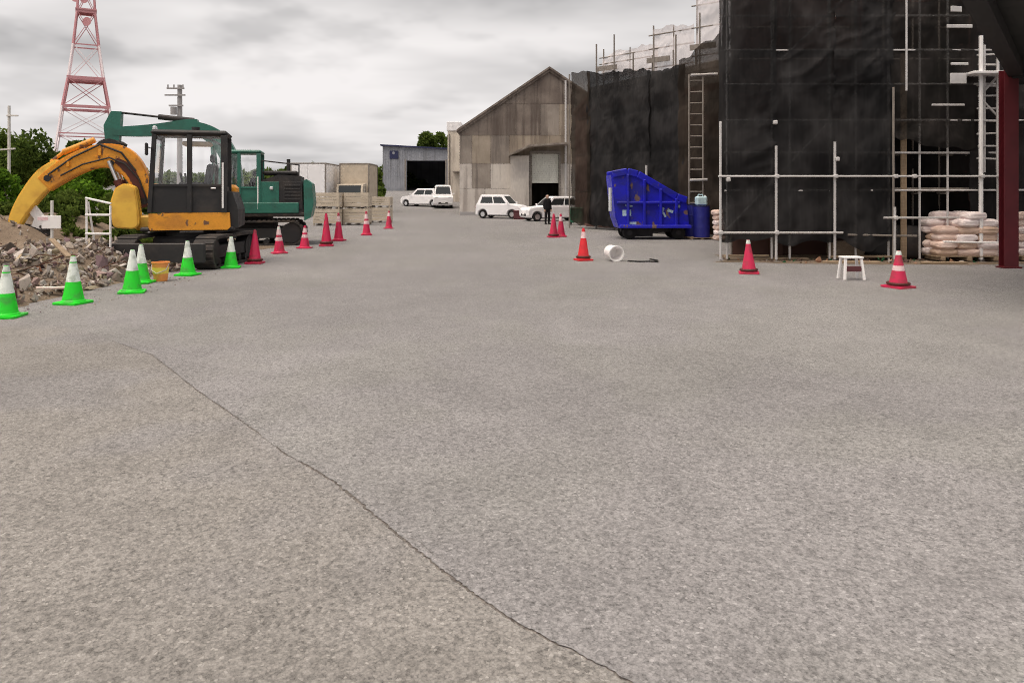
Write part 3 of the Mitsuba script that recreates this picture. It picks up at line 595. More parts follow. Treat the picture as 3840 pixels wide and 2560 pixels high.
def drum(name, label, x, y, r, h, mat, z=0.0):
    kk = thing(name, label, 'drum')
    part(kk, 'body', lathe([(0, 0), (r * 0.97, 0), (r, 0.03), (r, h * 0.32), (r * 1.03, h * 0.335), (r, h * 0.35), (r, h * 0.65), (r * 1.03, h * 0.665), (r, h * 0.68), (r, h - 0.04), (r * 0.95, h), (0, h)], 28).apply_translation((x, y, z)), mat)
    part(kk, 'rim', lathe([(r * 0.92, h - 0.015), (r * 1.02, h - 0.015), (r * 1.02, h + 0.02), (r * 0.92, h + 0.02), (r * 0.92, h - 0.015)], 28).apply_translation((x, y, z)), 'm_navy')
    return kk
drum('drum', 'navy blue plastic drum carrying the pale blue can', 7.02, 27.6, 0.30, 1.15, 'm_drum', 0.08)
drum('drum', 'navy blue plastic drum close behind the bin end', 6.82, 28.25, 0.29, 1.2, 'm_drum', 0.08)
kk = thing('pallet', 'low pallet under the navy drums', 'pallet')
for j in range(4): part(kk, 'plank', cbox(0.9, 0.2, 0.02, (6.98, 27.4 + j * 0.32, 0.065), 0.004), 'm_wood', False)
part(kk, 'bearer', catm([cbox(0.08, 1.2, 0.05, (6.6 + 0.38 * j, 27.9, 0.03)) for j in range(3)]), 'm_wood', False)
kk = thing('jerrycan', 'pale blue square can standing on a navy drum', 'can')
part(kk, 'body', cbox(0.40, 0.36, 0.34, (7.0, 27.58, 1.42), 0.05), 'm_pail_blue')
part(kk, 'handle', tube([(6.88, 27.58, 1.58), (6.9, 27.58, 1.65), (7.05, 27.58, 1.65), (7.07, 27.58, 1.58)], 0.018), 'm_pail_blue')
part(kk, 'cap', cyl((7.13, 27.5, 1.58), (7.13, 27.5, 1.63), 0.035, 14), 'm_white_metal')

# ------------------------------------------------------------------ cones
def ring(z0, z1, e=0.0025, n=28):
    r = lambda z: 0.150 + (0.030 - 0.150) * (z - 0.03) / 0.67
    return lathe([(r(z0), z0), (r(z0) + e, z0), (r(z1) + e, z1), (r(z1), z1)], n)
rr = lambda z: 0.150 + (0.030 - 0.150) * (z - 0.03) / 0.67
body_m = lathe([(0.0, 0.03), (0.172, 0.03), (0.168, 0.045), (0.149, 0.06), (rr(0.68), 0.68), (0.024, 0.70), (0.0, 0.702)], 28)
base_m = extr(sbox(-0.20, -0.20, 0.20, 0.20).buffer(-0.03).buffer(0.03), 0.03)
knob_m = trimesh.creation.icosphere(2, 0.03).apply_translation((0, 0, 0.705))
weight_m = lathe([(0.172, 0.055), (0.187, 0.06), (0.190, 0.085), (0.172, 0.10), (0.144, 0.10), (0.15, 0.055)], 28)
CP = {}
for c in ('green', 'red', 'bright'):
    CP[c] = {'base': mikit.ply(base_m, f'm_cone_{c}', smooth=30), 'body': mikit.ply(body_m, f'm_cone_{c}', smooth=30)}
CPX = {'wide_white': mikit.ply(ring(0.30, 0.60), 'm_band', smooth=30), 'low_white': mikit.ply(ring(0.36, 0.62), 'm_band', smooth=30), 'tip_white': mikit.ply(ring(0.62, 0.697, 0.004), 'm_band', smooth=30), 'pink1': mikit.ply(ring(0.30, 0.42), 'm_band_pink', smooth=30),
       'pink2': mikit.ply(ring(0.48, 0.62), 'm_band_pink', smooth=30), 'weight': mikit.ply(weight_m, 'm_maroon', smooth=30), 'knob': mikit.ply(knob_m, 'm_cone_red', smooth=True)}
def cone(x, y, c, bands, label, hs=1.0, rz=0.0, weight=False, gws=1.0):
    key = thing('traffic_cone', label, 'traffic cone', 'green cones along the rubble' if c == 'green' else 'red cones in the yard')
    lean = np.random.default_rng(int(abs(x * 131 + y * 17))).uniform(0.3, 1.6); M = T().translate([x, y, 0.006]).rotate([math.cos(rz), math.sin(rz), 0], lean).rotate([0, 0, 1], rz).scale([gws, gws, hs])
    for nm in ('base', 'body'): scene[f'{key}__{nm}'] = {**CP[c][nm], 'to_world': M}
    for b in bands:
        kk = numbered(f'{key}__band'); scene[kk] = {**CPX[b], 'to_world': M}
    if weight: scene[f'{key}__weight_ring'] = {**CPX['weight'], 'to_world': M}
W2 = ['wide_white', 'tip_white']
cone(-6.83, 10.05, 'green', W2, 'bright green cone with white top cut by the left edge of the photo', 0.98, 8, gws=1.0)
cone(-6.65, 11.29, 'green', W2, 'bright green cone with white top before the rubble, second from the left edge', 1.02, -12)
cone(-6.40, 12.55, 'green', ['low_white', 'tip_white'], 'green cone standing nearer of the close pair beside the orange bucket', 1.03, 20)
cone(-6.92, 13.91, 'green', ['low_white', 'tip_white'], 'green cone touching the orange bucket, farther of the close pair', 1.02, 5)
cone(-6.64, 15.26, 'green', ['low_white', 'tip_white'], 'duller green cone alone below the orange excavator cab', 1.0, -8)
cone(-6.34, 16.80, 'green', ['low_white', 'tip_white'], 'last green cone, next to the first red cone', 1.0, 14)
cone(-6.17, 17.87, 'red', [], 'plain crimson cone next to the last green cone', 1.14, 3, True)
cone(-6.53, 20.91, 'red', ['pink1', 'pink2', 'tip_white'], 'red cone with pale bands and white tip before the teal excavator track', 1.08, 30)
cone(-6.39, 22.95, 'red', ['pink1', 'pink2'], 'small red cone with pale band beside the teal excavator', 1.0, -5)
cone(-5.96, 23.92, 'red', [], 'tall plain crimson cone in front of the crates', 1.5, 12, True, 1.12)
cone(-6.20, 26.63, 'red', ['pink2'], 'tall red cone with pale band just behind the tall crimson cone', 1.42, -9, False, 1.1)
cone(-5.93, 30.36, 'red', ['pink1', 'pink2'], 'red cone with pale bands by the last crates, second farthest of the left row', 1.38, 10, False, 1.1)
cone(-5.99, 36.19, 'red', ['pink2'], 'farthest red cone of the left row, right of the crates', 1.24, 2, False, 1.1)
cone(1.60, 28.81, 'red', [], 'crimson cone near the person in black, left one of two', 1.3, 7, True, 1.15)
cone(1.92, 29.2, 'red', ['pink2'], 'red cone close behind the crimson cone near the person in black', 1.28, -7, False, 1.1)
cone(1.79, 18.70, 'bright', ['pink2'], 'bright red cone with dark foot, left of the white pail', 1.15, 15, True, 1.0)
cone(4.96, 15.60, 'red', ['tip_white'], 'red cone with white tip before the left bays of the front scaffold', 1.0, -14, True)
cone(6.87, 13.25, 'red', ['pink1', 'tip_white'], 'red cone with white band right of the white step stool', 0.93, 25, True, 1.05)

# ------------------------------------------------------------------ excavators
def track_mesh(L, H, W):
    """A crawler: belt with grousers round its end wheels, rollers between. Runs along x, centred, bottom at 0."""
    r = H / 2; ms = []; belt = sbox(-L / 2 + r, -0.001, L / 2 - r, 0.001).buffer(r, quad_segs=8); inner = belt.buffer(-0.05)
    ms.append(prism(belt.difference(inner), W, (0, 0, r)))
    per = belt.exterior.length; n = int(per / 0.15)
    for i in range(n):
        p = belt.exterior.interpolate(i * per / n); q = belt.exterior.interpolate(i * per / n + 0.02)
        a = math.atan2(q.y - p.y, q.x - p.x); m = cbox(0.10, W + 0.01, 0.05, (0, 0, 0), 0.008)
        m.apply_transform(trimesh.transformations.rotation_matrix(-a, [0, 1, 0])); m.apply_translation((p.x, 0, r + p.y)); ms.append(m)
    return catm(ms)
def roller_mesh(L, H, W):
    r = H / 2; ms = [cyl((s * (L / 2 - r), -W * 0.3, r), (s * (L / 2 - r), W * 0.3, r), r - 0.07, 20) for s in (-1, 1)]
    ms += [cyl((x, -W * 0.3, 0.13), (x, W * 0.3, 0.13), 0.09, 14) for x in np.linspace(-L / 2 + r + 0.25, L / 2 - r - 0.25, 5)]
    ms.append(cbox(L - 2 * r, W * 0.5, H * 0.4, (0, 0, r))); return catm(ms)
def cab(k, M, x0, x1, y0, y1, z0, z1, frame, roofmat, lean=0.16, sill=0.75, seatcol='m_seat'):
    """A glazed operator's cab: posts, roof, sills, panes, seat and levers."""
    c = part(k, 'cab', catm([bar((x1, y1, z0), (x1 - lean, y1, z1), 0.09), bar((x1, y0, z0), (x1 - lean, y0, z1), 0.09), bar((x0, y1, z0), (x0, y1, z1), 0.13), bar((x0, y0, z0), (x0, y0, z1), 0.13),
                             bar(((x0 + x1) / 2 - 0.05, y1, z0), ((x0 + x1) / 2 - 0.05, y1, z1), 0.10), bar((x0, y1, z0 + sill), (x1 - lean * 0.4, y1, z0 + sill), 0.06), bar((x0, y0, z0 + sill), (x1 - lean * 0.4, y0, z0 + sill), 0.06),
                             bar((x1 - lean, y0, z1 - 0.05), (x1 - lean, y1, z1 - 0.05), 0.08), bar((x1, y0, z0 + 0.05), (x1, y1, z0 + 0.05), 0.1), cbox(0.06, y1 - y0, 0.6, (x0, (y0 + y1) / 2, z0 + 0.3))]), frame, False, M)
    part(c, 'roof', cbox(x1 - x0 - lean + 0.16, y1 - y0 + 0.10, 0.12, ((x0 + x1 - lean) / 2, (y0 + y1) / 2, z1 + 0.05), 0.05), roofmat, 30, M)
    lo = prism([(x0 + 0.06, z0), (x1 - 0.04, z0), (x1 - lean * 0.35, z0 + sill - 0.03), (x0 + 0.06, z0 + sill - 0.03)], 0.03, (0, y1 - 0.02, 0))
    part(c, 'door_panel', lo, frame, False, M)
    for s, yy in (('near', y1 - 0.015), ('far', y0 + 0.015)):
        for a, b in ((x0 + 0.07, (x0 + x1) / 2 - 0.10), ((x0 + x1) / 2, x1 - lean * 0.8 - 0.06)):
            g_ = prism([(a, z0 + sill + 0.03), (b + lean * 0.35, z0 + sill + 0.03), (b, z1 - 0.03), (a, z1 - 0.03)], 0.004, (0, yy, 0))
            v_, f_ = g_.vertices, g_.faces; keep = np.abs(g_.face_normals[:, 1]) > 0.9
            keep &= g_.triangles_center[:, 1] > yy
            part(c, 'window', trimesh.Trimesh(v_, f_[keep], process=False), 'm_glass', False, M)
    q = np.array([(x1 - 0.01, y0 + 0.06, z0 + 0.1), (x1 - 0.01, y1 - 0.06, z0 + 0.1), (x1 - lean - 0.01, y1 - 0.06, z1 - 0.08), (x1 - lean - 0.01, y0 + 0.06, z1 - 0.08)])
    part(c, 'windscreen', trimesh.Trimesh(q, [[0, 1, 2], [0, 2, 3]], process=False), 'm_glass', False, M)
    q = np.array([(x0, y0 + 0.08, z0 + 0.8), (x0, y1 - 0.08, z0 + 0.8), (x0, y1 - 0.08, z1 - 0.08), (x0, y0 + 0.08, z1 - 0.08)])
    part(c, 'rear_window', trimesh.Trimesh(q, [[0, 1, 2], [0, 2, 3]], process=False), 'm_glass', False, M)
    xm, ym = x0 + 0.42 * (x1 - x0), (y0 + y1) / 2
    back = cbox(0.14, 0.48, 0.62, (0, 0, 0.31), 0.05); back.apply_transform(trimesh.transformations.rotation_matrix(-0.18, [0, 1, 0])); back.apply_translation((xm - 0.22, ym, z0 + 0.52))
    st = part(c, 'seat', catm([cbox(0.5, 0.5, 0.14, (xm, ym, z0 + 0.45), 0.05), back, cbox(0.10, 0.26, 0.2, (xm - 0.36, ym, z0 + 1.26), 0.04), cbox(0.35, 0.35, 0.4, (xm, ym, z0 + 0.2), 0.02)]), seatcol, 30, M)
    part(c, 'console', catm([cbox(0.5, 0.13, 0.16, (xm + 0.08, ym - 0.34, z0 + 0.62), 0.03), cbox(0.5, 0.13, 0.16, (xm + 0.08, ym + 0.34, z0 + 0.62), 0.03), cyl((xm + 0.26, ym - 0.34, z0 + 0.68), (xm + 0.30, ym - 0.34, z0 + 0.92), 0.025), cyl((xm + 0.26, ym + 0.34, z0 + 0.68), (xm + 0.30, ym + 0.34, z0 + 0.92), 0.025)]), 'm_machine_black', 30, M)
    part(c, 'handrail', tube([(x0 + 0.02, y1 + 0.07, z0 + 0.1), (x0 + 0.02, y1 + 0.07, z0 + 1.15)], 0.022), 'm_white_metal', 30, M)
    part(c, 'mirror', catm([bar((x1 - 0.1, y1 + 0.03, z1 - 0.35), (x1 + 0.02, y1 + 0.16, z1 - 0.3), 0.02), cbox(0.05, 0.16, 0.28, (x1 + 0.03, y1 + 0.18, z1 - 0.35), 0.02)]), 'm_machine_black', 30, M)
    return c
def bucket_mesh(w, r):
    """An excavator bucket: curved shell, side plates; opens to -x, hangs below the origin."""
    a = np.linspace(-0.35 * PI, 0.95 * PI, 12); outer = [(r * math.cos(t), r * math.sin(t)) for t in a]
    shell = LineString(outer).buffer(0.03, cap_style=2); side = Polygon(outer)
    ms = [prism(shell, w, (0, 0, 0))] + [prism(side, 0.03, (0, s * (w / 2 - 0.015), 0)) for s in (-1, 1)]
    for i in range(4):
        ms.append(cbox(0.16, 0.07, 0.05, (outer[0][0] - 0.02, -w / 2 + w * (i + 0.5) / 4, outer[0][1] - 0.02), 0.015))
    return catm(ms)

# orange and yellow excavator: faces left, tracks turned towards the yard
k = thing('excavator', 'orange and yellow excavator with a glazed black cab and arched boom', 'excavator')
M = xf(PI + 0.27, (-7.70, 18.05, 0)); MU = xf(PI / 2, (-7.62, 17.7, 0))
for s in (-0.87, 0.87):
    tr = part(k, 'track', track_mesh(2.9, 0.72, 0.45), 'm_track', False, MU @ xf(0, (0, s, 0)))
    part(tr, 'rollers', roller_mesh(2.9, 0.72, 0.45), 'm_machine_black', 30, MU @ xf(0, (0, s, 0)))
part(k, 'undercarriage', catm([cbox(1.2, 1.3, 0.34, (0, 0, 0.52), 0.06), cyl((0, 0, 0.6), (0, 0, 0.86), 0.55, 28)]), 'm_machine_black', 30, MU)
part(k, 'dozer_blade', catm([cbox(0.10, 2.1, 0.42, (-1.75, 0, 0.40), 0.02), cbox(0.5, 0.16, 0.16, (-1.5, 0.4, 0.42)), cbox(0.5, 0.16, 0.16, (-1.5, -0.4, 0.42))]), 'm_machine_black', 30, MU)
part(k, 'deck', cbox(2.0, 2.05, 0.10, (0, 0, 0.86), 0.03), 'm_machine_black', False, M)
sk = Polygon([(-0.86, 0.84), (0.78, 0.84), (0.82, 0.90), (0.82, 1.22), (-0.90, 1.24), (-0.92, 0.9)])
part(k, 'skirt', prism(sk, 0.10, (0, 1.0, 0)), 'm_orange', False, M, label='orange skirt under the cab')
part(k, 'counterweight', prism([(-1.08, 0.88), (-0.6, 0.88), (-0.6, 1.75), (-0.95, 1.72), (-1.08, 1.3)], 2.0, (0, -0.05, 0)), 'm_machine_black', False, M)
part(k, 'engine_cover', cbox(1.7, 0.95, 0.95, (-0.1, -0.55, 1.42), 0.08), 'm_orange', 30, M)
cab(k, M, -0.78, 0.80, -0.02, 1.02, 1.24, 3.02, 'm_machine_black', 'm_machine_black', 0.10, 0.62)
part(k, 'sunshade', cbox(0.62, 0.5, 0.10, (-0.15, 0.55, 2.84), 0.03), 'm_beige', 30, M, label='beige sunshade inside the cab roof')
part(k, 'step', cbox(0.5, 0.16, 0.04, (-0.1, 1.12, 0.80), 0.01), 'm_machine_black', False, M)
part(k, 'door_handle', cbox(0.12, 0.03, 0.04, (-0.55, 1.05, 1.80), 0.008), 'm_chrome', False, M)
part(k, 'wiper', bar((0.79, 0.5, 2.0), (0.75, 0.75, 2.6), 0.02), 'm_machine_black', False, M)
part(k, 'work_lamp', cbox(0.08, 0.16, 0.12, (0.72, 0.85, 3.16), 0.02), 'm_lamp', 30, M)
part(k, 'exhaust', catm([cyl((-0.45, -0.5, 1.9), (-0.45, -0.5, 2.4), 0.05), cyl((-0.1, 0.5, 3.12), (-0.1, 0.5, 3.24), 0.09, 16)]), 'm_machine_black', 30, M)
bp = Polygon([(1.05, 0.86), (1.60, 0.90), (1.66, 1.45), (1.56, 1.80), (1.36, 1.92), (1.14, 1.82), (1.08, 1.40)]).buffer(-0.14).buffer(0.14, quad_segs=6)
part(k, 'boom_bracket', catm([prism(bp.buffer(-0.03), 0.44, (0, 0.62, 0)), prism(bp, 0.38, (0, 0.62, 0)), cbox(0.5, 0.5, 0.35, (0.95, 0.35, 1.0), 0.05)]), 'm_yellow', 30, M, label='yellow rounded boom bracket')
def boom(name, pts, w, th, yc, mat, M, **kw):
    pl = ribbon(pts, w)
    return part(k, name, catm([prism(pl, th - 0.07, (0, yc, 0)), prism(pl.buffer(-0.018), th - 0.03, (0, yc, 0)), prism(pl.buffer(-0.04), th, (0, yc, 0))]), mat, 25, M, **kw)
bm = boom('boom', [(0.98, 1.42), (1.12, 1.90), (1.30, 2.26), (1.56, 2.49), (1.92, 2.55), (2.35, 2.42), (2.78, 2.16), (3.12, 1.88)], [0.34, 0.42, 0.52, 0.60, 0.54, 0.50, 0.46, 0.38], 0.34, 0.25, 'm_orange', M, label='arched orange boom')
part(bm, 'side_strip', prism(ribbon([(1.02, 1.35), (1.16, 1.86), (1.36, 2.24), (1.62, 2.44)], [0.12, 0.18, 0.20, 0.12]), 0.04, (0, 0.43, 0)), 'm_maroon', False, M, label='dark maroon strip on the boom flank')  # darker strip laid over the orange side of the boom
for z in range(5):
    p = np.array([(2.05, 2.52), (2.3, 2.40), (2.55, 2.22), (2.8, 2.05), (1.8, 2.54)][z]); part(bm, 'pin', cyl((p[0], 0.40, p[1]), (p[0], 0.435, p[1]), 0.028, 12), 'm_orange', 30, M)
part(bm, 'hose', tube([(0.95, 0.46, 1.5), (1.12, 0.48, 2.0), (1.42, 0.48, 2.36), (1.75, 0.48, 2.5), (2.3, 0.47, 2.34), (2.75, 0.46, 2.08)], 0.018), 'm_machine_black', 30, M)
for px_, pz_, pr_ in ((1.02, 1.50, 0.10), (1.72, 2.38, 0.08), (3.02, 2.02, 0.09)): part(bm, 'pivot_pin', cyl((px_, 0.40, pz_), (px_, 0.455, pz_), pr_ * 0.8, 16), 'm_machine_black', 30, M)
for px_, pz_ in ((1.95, 2.62), (2.6, 2.36)): part(bm, 'hose_clamp', cbox(0.06, 0.05, 0.16, (px_, 0.45, pz_), 0.01), 'm_orange', False, M)
part(bm, 'hose', tube([(1.2, 0.44, 2.2), (1.5, 0.46, 2.62), (1.95, 0.46, 2.80), (2.5, 0.46, 2.50), (3.0, 0.46, 2.1)], 0.022), 'm_machine_black', 30, M)
ar = boom('arm', [(2.78, 2.34), (3.10, 2.02), (3.42, 1.58), (3.66, 1.12), (3.72, 0.92)], [0.30, 0.46, 0.40, 0.30, 0.24], 0.28, 0.25, 'm_yellow', M, label='yellow arm bent down to the bucket')
part(ar, 'cylinder', catm([cyl((2.1, 0.25, 2.92), (2.75, 0.25, 2.62), 0.07), cyl((2.75, 0.25, 2.62), (3.0, 0.25, 2.40), 0.04)]), 'm_orange', 30, M)
for s in (0.02, 0.52):
    cy = part(k, 'boom_cylinder', cyl((1.30, s, 1.30), (1.58, s, 1.98), 0.085, 14), 'm_maroon', 30, M)
    part(cy, 'rod', cyl((1.58, s, 1.98), (1.75, s, 2.42), 0.045, 12), 'm_chrome', 30, M)
b = bucket_mesh(0.75, 0.34); b.apply_transform(trimesh.transformations.rotation_matrix(2.3, [0, 1, 0])); b.apply_translation((3.42, 0.25, 0.78))
bk = part(k, 'bucket', b, 'm_machine_black', False, M, label='dark bucket curled at the end of the arm')
part(bk, 'linkage', catm([bar((3.5, 0.25, 1.5), (3.22, 0.25, 1.12), 0.07, 0.2), bar((3.22, 0.25, 1.12), (3.3, 0.25, 0.9), 0.06, 0.2)]), 'm_white_metal', False, M)

# teal excavator behind
k = thing('excavator', 'teal green excavator behind the orange one with its long arm held level', 'excavator')
M = xf(PI + 0.22, (-8.72, 25.1, 0))
for s in (-0.95, 0.95):
    tr = part(k, 'track', track_mesh(3.4, 0.80, 0.5), 'm_track', False, M @ xf(0, (0, s, 0)))
    part(tr, 'rollers', roller_mesh(3.4, 0.80, 0.5), 'm_machine_black', 30, M @ xf(0, (0, s, 0)))
part(k, 'undercarriage', catm([cbox(1.5, 1.4, 0.4, (0, 0, 0.55), 0.06), cyl((0, 0, 0.7), (0, 0, 1.0), 0.65, 28)]), 'm_machine_black', 30, M)
part(k, 'deck', cbox(3.0, 2.4, 0.14, (-0.35, 0, 1.0), 0.04), 'm_track', False, M)
part(k, 'body', prism([(-1.71, 1.05), (-0.25, 1.05), (-0.25, 2.06), (-0.9, 2.30), (-1.6, 2.26)], 2.3, (0, 0, 0)), 'm_machine_black', False, M, label='black engine housing')  # housing in black, most other body panels in teal
part(k, 'counterweight', prism([(-1.72, 0.80), (-1.92, 0.90), (-2.02, 1.35), (-1.96, 2.02), (-1.78, 2.16), (-1.70, 2.1)], 2.42, (0, 0, 0)), 'm_teal', False, M)
part(k, 'skirt', cbox(2.4, 0.08, 0.34, (-0.35, 1.19, 1.22), 0.02), 'm_teal', False, M)
part(k, 'hood', cbox(1.1, 1.2, 0.14, (-0.95, 0.4, 2.36), 0.05), 'm_machine_black', 30, M)
for i in range(5): part(k, 'louver', cbox(0.5, 0.03, 0.05, (-1.35, 1.178, 1.5 + i * 0.11), 0.008), 'm_machine_black', False, M)
cab(k, M, -0.30, 1.00, 0.12, 1.14, 1.08, 2.98, 'm_teal', 'm_teal', 0.20, 0.80)
pl = ribbon([(0.55, 1.5), (0.62, 2.3), (0.80, 2.95), (1.15, 3.50), (1.7, 3.82), (2.2, 3.92)], [0.4, 0.5, 0.55, 0.56, 0.46, 0.34])
bm = part(k, 'boom', prism(pl, 0.42, (0, -0.20, 0)), 'm_teal', 30, M)
pl = ribbon([(1.75, 3.98), (2.2, 3.90), (2.9, 3.80), (3.7, 3.73), (4.35, 3.72)], [0.36, 0.46, 0.40, 0.34, 0.26])
ar = part(k, 'arm', prism(pl, 0.34, (0, -0.20, 0)), 'm_teal', False, M)
part(ar, 'tip_link', prism([(4.17, 3.4), (4.57, 3.35), (4.62, 3.9), (4.40, 4.36), (4.10, 4.36), (4.12, 3.95)], 0.30, (0, -0.2, 0)), 'm_teal', False, M)
part(ar, 'cylinder', catm([cyl((1.9, -0.2, 4.12), (3.0, -0.2, 4.22), 0.09), cyl((3.0, -0.2, 4.22), (4.22, -0.2, 4.34), 0.035)]), 'm_machine_black', 30, M)
b = bucket_mesh(0.95, 0.42); b.apply_transform(trimesh.transformations.rotation_matrix(0.6, [0, 1, 0])); b.apply_translation((4.38, -0.2, 3.0))
part(k, 'bucket', b, 'm_track', False, M)
part(k, 'boom_cylinder', catm([cyl((1.05, -0.48, 1.3), (1.25, -0.48, 2.6), 0.08), cyl((1.05, 0.06, 1.3), (1.25, 0.06, 2.6), 0.08), cyl((1.25, -0.48, 2.6), (1.3, -0.48, 3.3), 0.045), cyl((1.25, 0.06, 2.6), (1.3, 0.06, 3.3), 0.045)]), 'm_teal', 30, M)
part(k, 'lamp', cbox(0.1, 0.16, 0.1, (-0.7, 1.2, 1.86), 0.02), 'm_lamp', 30, M)
part(k, 'guard_rail', tube([(-0.4, 1.1, 2.1), (-0.4, 1.1, 2.75), (-1.55, 1.1, 2.62), (-1.55, 1.1, 2.2)], 0.022), 'm_machine_black', 30, M)
part(k, 'exhaust', cyl((-1.15, 0.1, 2.3), (-1.15, 0.1, 2.85), 0.06), 'm_machine_black', 30, M)
part(k, 'hose', tube([(0.3, 0.08, 1.5), (0.6, 0.06, 2.4), (1.0, 0.05, 3.3), (1.7, 0.05, 3.7), (2.6, 0.02, 3.75)], 0.03), 'm_machine_black', 30, M)
for xx in (-1.35, -0.62): part(k, 'housing_door', cbox(0.62, 0.02, 0.9, (xx, 1.16, 1.62), 0.008), 'm_teal' if xx > -1 else 'm_machine_black', False, M)

# ------------------------------------------------------------------ cars and trucks
def wheel(k, x, y, r, w, M, s):
    t_ = lathe([(r * 0.60, -w / 2), (r * 0.93, -w / 2), (r, -w * 0.3), (r, w * 0.3), (r * 0.93, w / 2), (r * 0.60, w / 2), (r * 0.60, -w / 2)], 28)
    rm = catm([cyl((0, 0, -w * 0.35), (0, 0, w * 0.35), r * 0.61, 24)] + [cbox(r * 1.1, 0.04, 0.02, (0, 0, s * w * 0.36), 0.005, rz=i * PI / 5) for i in range(5)])
    W_ = np.eye(4); W_[:3, :3] = trimesh.transformations.rotation_matrix(PI / 2, [1, 0, 0])[:3, :3]; W_[:3, 3] = (x, y, r)
    q = part(k, 'wheel', t_, 'm_rubber', 40, M @ W_); part(q, 'rim', rm, 'm_chrome', 30, M @ W_)
def quad_panel(c, u0, u1, v0, v1, off, th=0.012):
    """A thin panel on a quad face (corners c: bottom-left, bottom-right, top-right, top-left seen from outside)."""
    c = [np.array(p, float) for p in c]
    def at(u, v): return (c[0] * (1 - u) + c[1] * u) * (1 - v) + (c[3] * (1 - u) + c[2] * u) * v
    n = np.cross(c[1] - c[0], c[3] - c[0]); n /= np.linalg.norm(n)
    q = [at(u0, v0), at(u1, v0), at(u1, v1), at(u0, v1)]
    return trimesh.convex.convex_hull(np.array([p + n * off for p in q] + [p + n * (off - th) for p in q]))
def car(label, x, y, z, rz, L, W, H, belt, hood, wsb, wst, rrt, rrb, mat='m_car_white', name='parked_car', cat='car', wr=0.28):
    """x forward. wsb / wst: the windscreen's foot and head, rrt / rrb: the rear screen's head and foot, along the length."""
    k = thing(name, label, cat, 'cars parked by the warehouse'); M = xf(rz, (x, y, z)); h = L / 2
    side = Polygon([(-h, 0.32), (-h + 0.05, 0.22), (h - 0.10, 0.22), (h, 0.36), (h, hood - 0.22), (h - 0.14, hood - 0.05), (wsb + 0.05, belt - 0.02), (rrb, belt), (-h + 0.04, belt - 0.04)])
    wx = (h - 0.62, -h + 0.58)
    for a in wx: side = side.difference(Polygon([(a + (wr + 0.06) * math.cos(t), wr + (wr + 0.06) * math.sin(t)) for t in np.linspace(0, 2 * PI, 28)]))
    side = side.buffer(-0.03).buffer(0.03)
    core = prism(side, W - 0.16, (0, 0, 0)); skin = [prism(side.buffer(-0.045), 0.08, (0, s * (W / 2 - 0.04), 0)) for s in (-1, 1)]
    mid = [trimesh.util.concatenate([prism(side.buffer(-0.018), 0.04, (0, s * (W / 2 - 0.065), 0))]) for s in (-1, 1)]
    part(k, 'body', catm([core] + skin + mid), mat, False, M)
    wb, wt = W / 2 - 0.06, W / 2 - 0.20
    Bt = [(wsb, -wb, belt - 0.03), (wsb, wb, belt - 0.03), (rrb, wb, belt - 0.03), (rrb, -wb, belt - 0.03)]
    Tp = [(wst, -wt, H - 0.05), (wst, wt, H - 0.05), (rrt, wt, H - 0.05), (rrt, -wt, H - 0.05)]
    cr = [((a[0] * 0.94 + (wst + rrt) / 2 * 0.06), a[1] * 0.9, H) for a in Tp]
    ho = part(k, 'cabin', trimesh.convex.convex_hull(np.array(Bt + Tp + cr)), mat, 25, M)
    part(k, 'windscreen', quad_panel([Bt[0], Bt[1], Tp[1], Tp[0]], 0.07, 0.93, 0.10, 0.90, 0.010), 'm_car_glass', False, M)
    part(k, 'rear_window', quad_panel([Bt[2], Bt[3], Tp[3], Tp[2]], 0.1, 0.9, 0.2, 0.85, 0.010), 'm_car_glass', False, M)
    for c in ([Bt[1], Bt[2], Tp[2], Tp[1]], [Bt[3], Bt[0], Tp[0], Tp[3]]):
        for a, b in ((0.10, 0.50), (0.54, 0.90)): part(k, 'side_window', quad_panel(c, a, b, 0.14, 0.84, 0.010), 'm_car_glass', False, M)
    for a in wx:
        for s in (-1, 1): wheel(k, a, s * (W / 2 - 0.10), wr, 0.17, M, s)
    for s in (-1, 1):
        part(k, 'headlight', cbox(0.12, 0.30, 0.14, (h - 0.05, s * (W / 2 - 0.28), hood - 0.22), 0.04), 'm_lamp', 30, M)
        part(k, 'tail_light', cbox(0.06, 0.14, 0.30, (-h + 0.03, s * (W / 2 - 0.16), belt - 0.25), 0.02), 'm_tail_red', 30, M)
        part(k, 'mirror', cbox(0.10, 0.18, 0.13, (wsb - 0.12, s * (W / 2 + 0.06), belt + 0.08), 0.04), mat, 30, M)
    part(k, 'grille', cbox(0.05, W * 0.5, 0.14, (h - 0.005, 0, 0.40), 0.02), 'm_machine_black', 30, M)
    part(k, 'underside', cbox(L - 0.4, W - 0.34, 0.16, (0, 0, 0.24)), 'm_machine_black', False, M)
    part(k, 'number_plate', cbox(0.02, 0.33, 0.16, (h + 0.02, 0, 0.48), 0.005), 'm_yellow_plastic' if L < 3.5 else 'm_white_metal', False, M)
    return k
car('small white car facing right beside the beige warehouse wall', -0.72, 51.6, 0.03, -0.42, 3.4, 1.48, 1.62, 0.98, 0.92, 0.92, 0.35, -1.35, -1.6)
car('white car facing left behind the person in black', 2.55, 47.2, 0.0, PI + 0.35, 3.9, 1.65, 1.55, 0.95, 0.88, 0.85, 0.2, -1.3, -1.7)
car('farther white car turned left beside the white van', -7.9, 67.2, float(rampc(67.2)), PI * 0.83, 4.2, 1.7, 1.62, 1.0, 0.92, 1.0, 0.35, -1.5, -1.9)
car('white van facing the camera next to the cream building', -6.1, 65.5, float(rampc(65.5)), -PI / 2 + 0.12, 3.8, 1.68, 1.95, 1.12, 1.10, 1.72, 1.28, -1.75, -1.86, name='parked_van', cat='van')

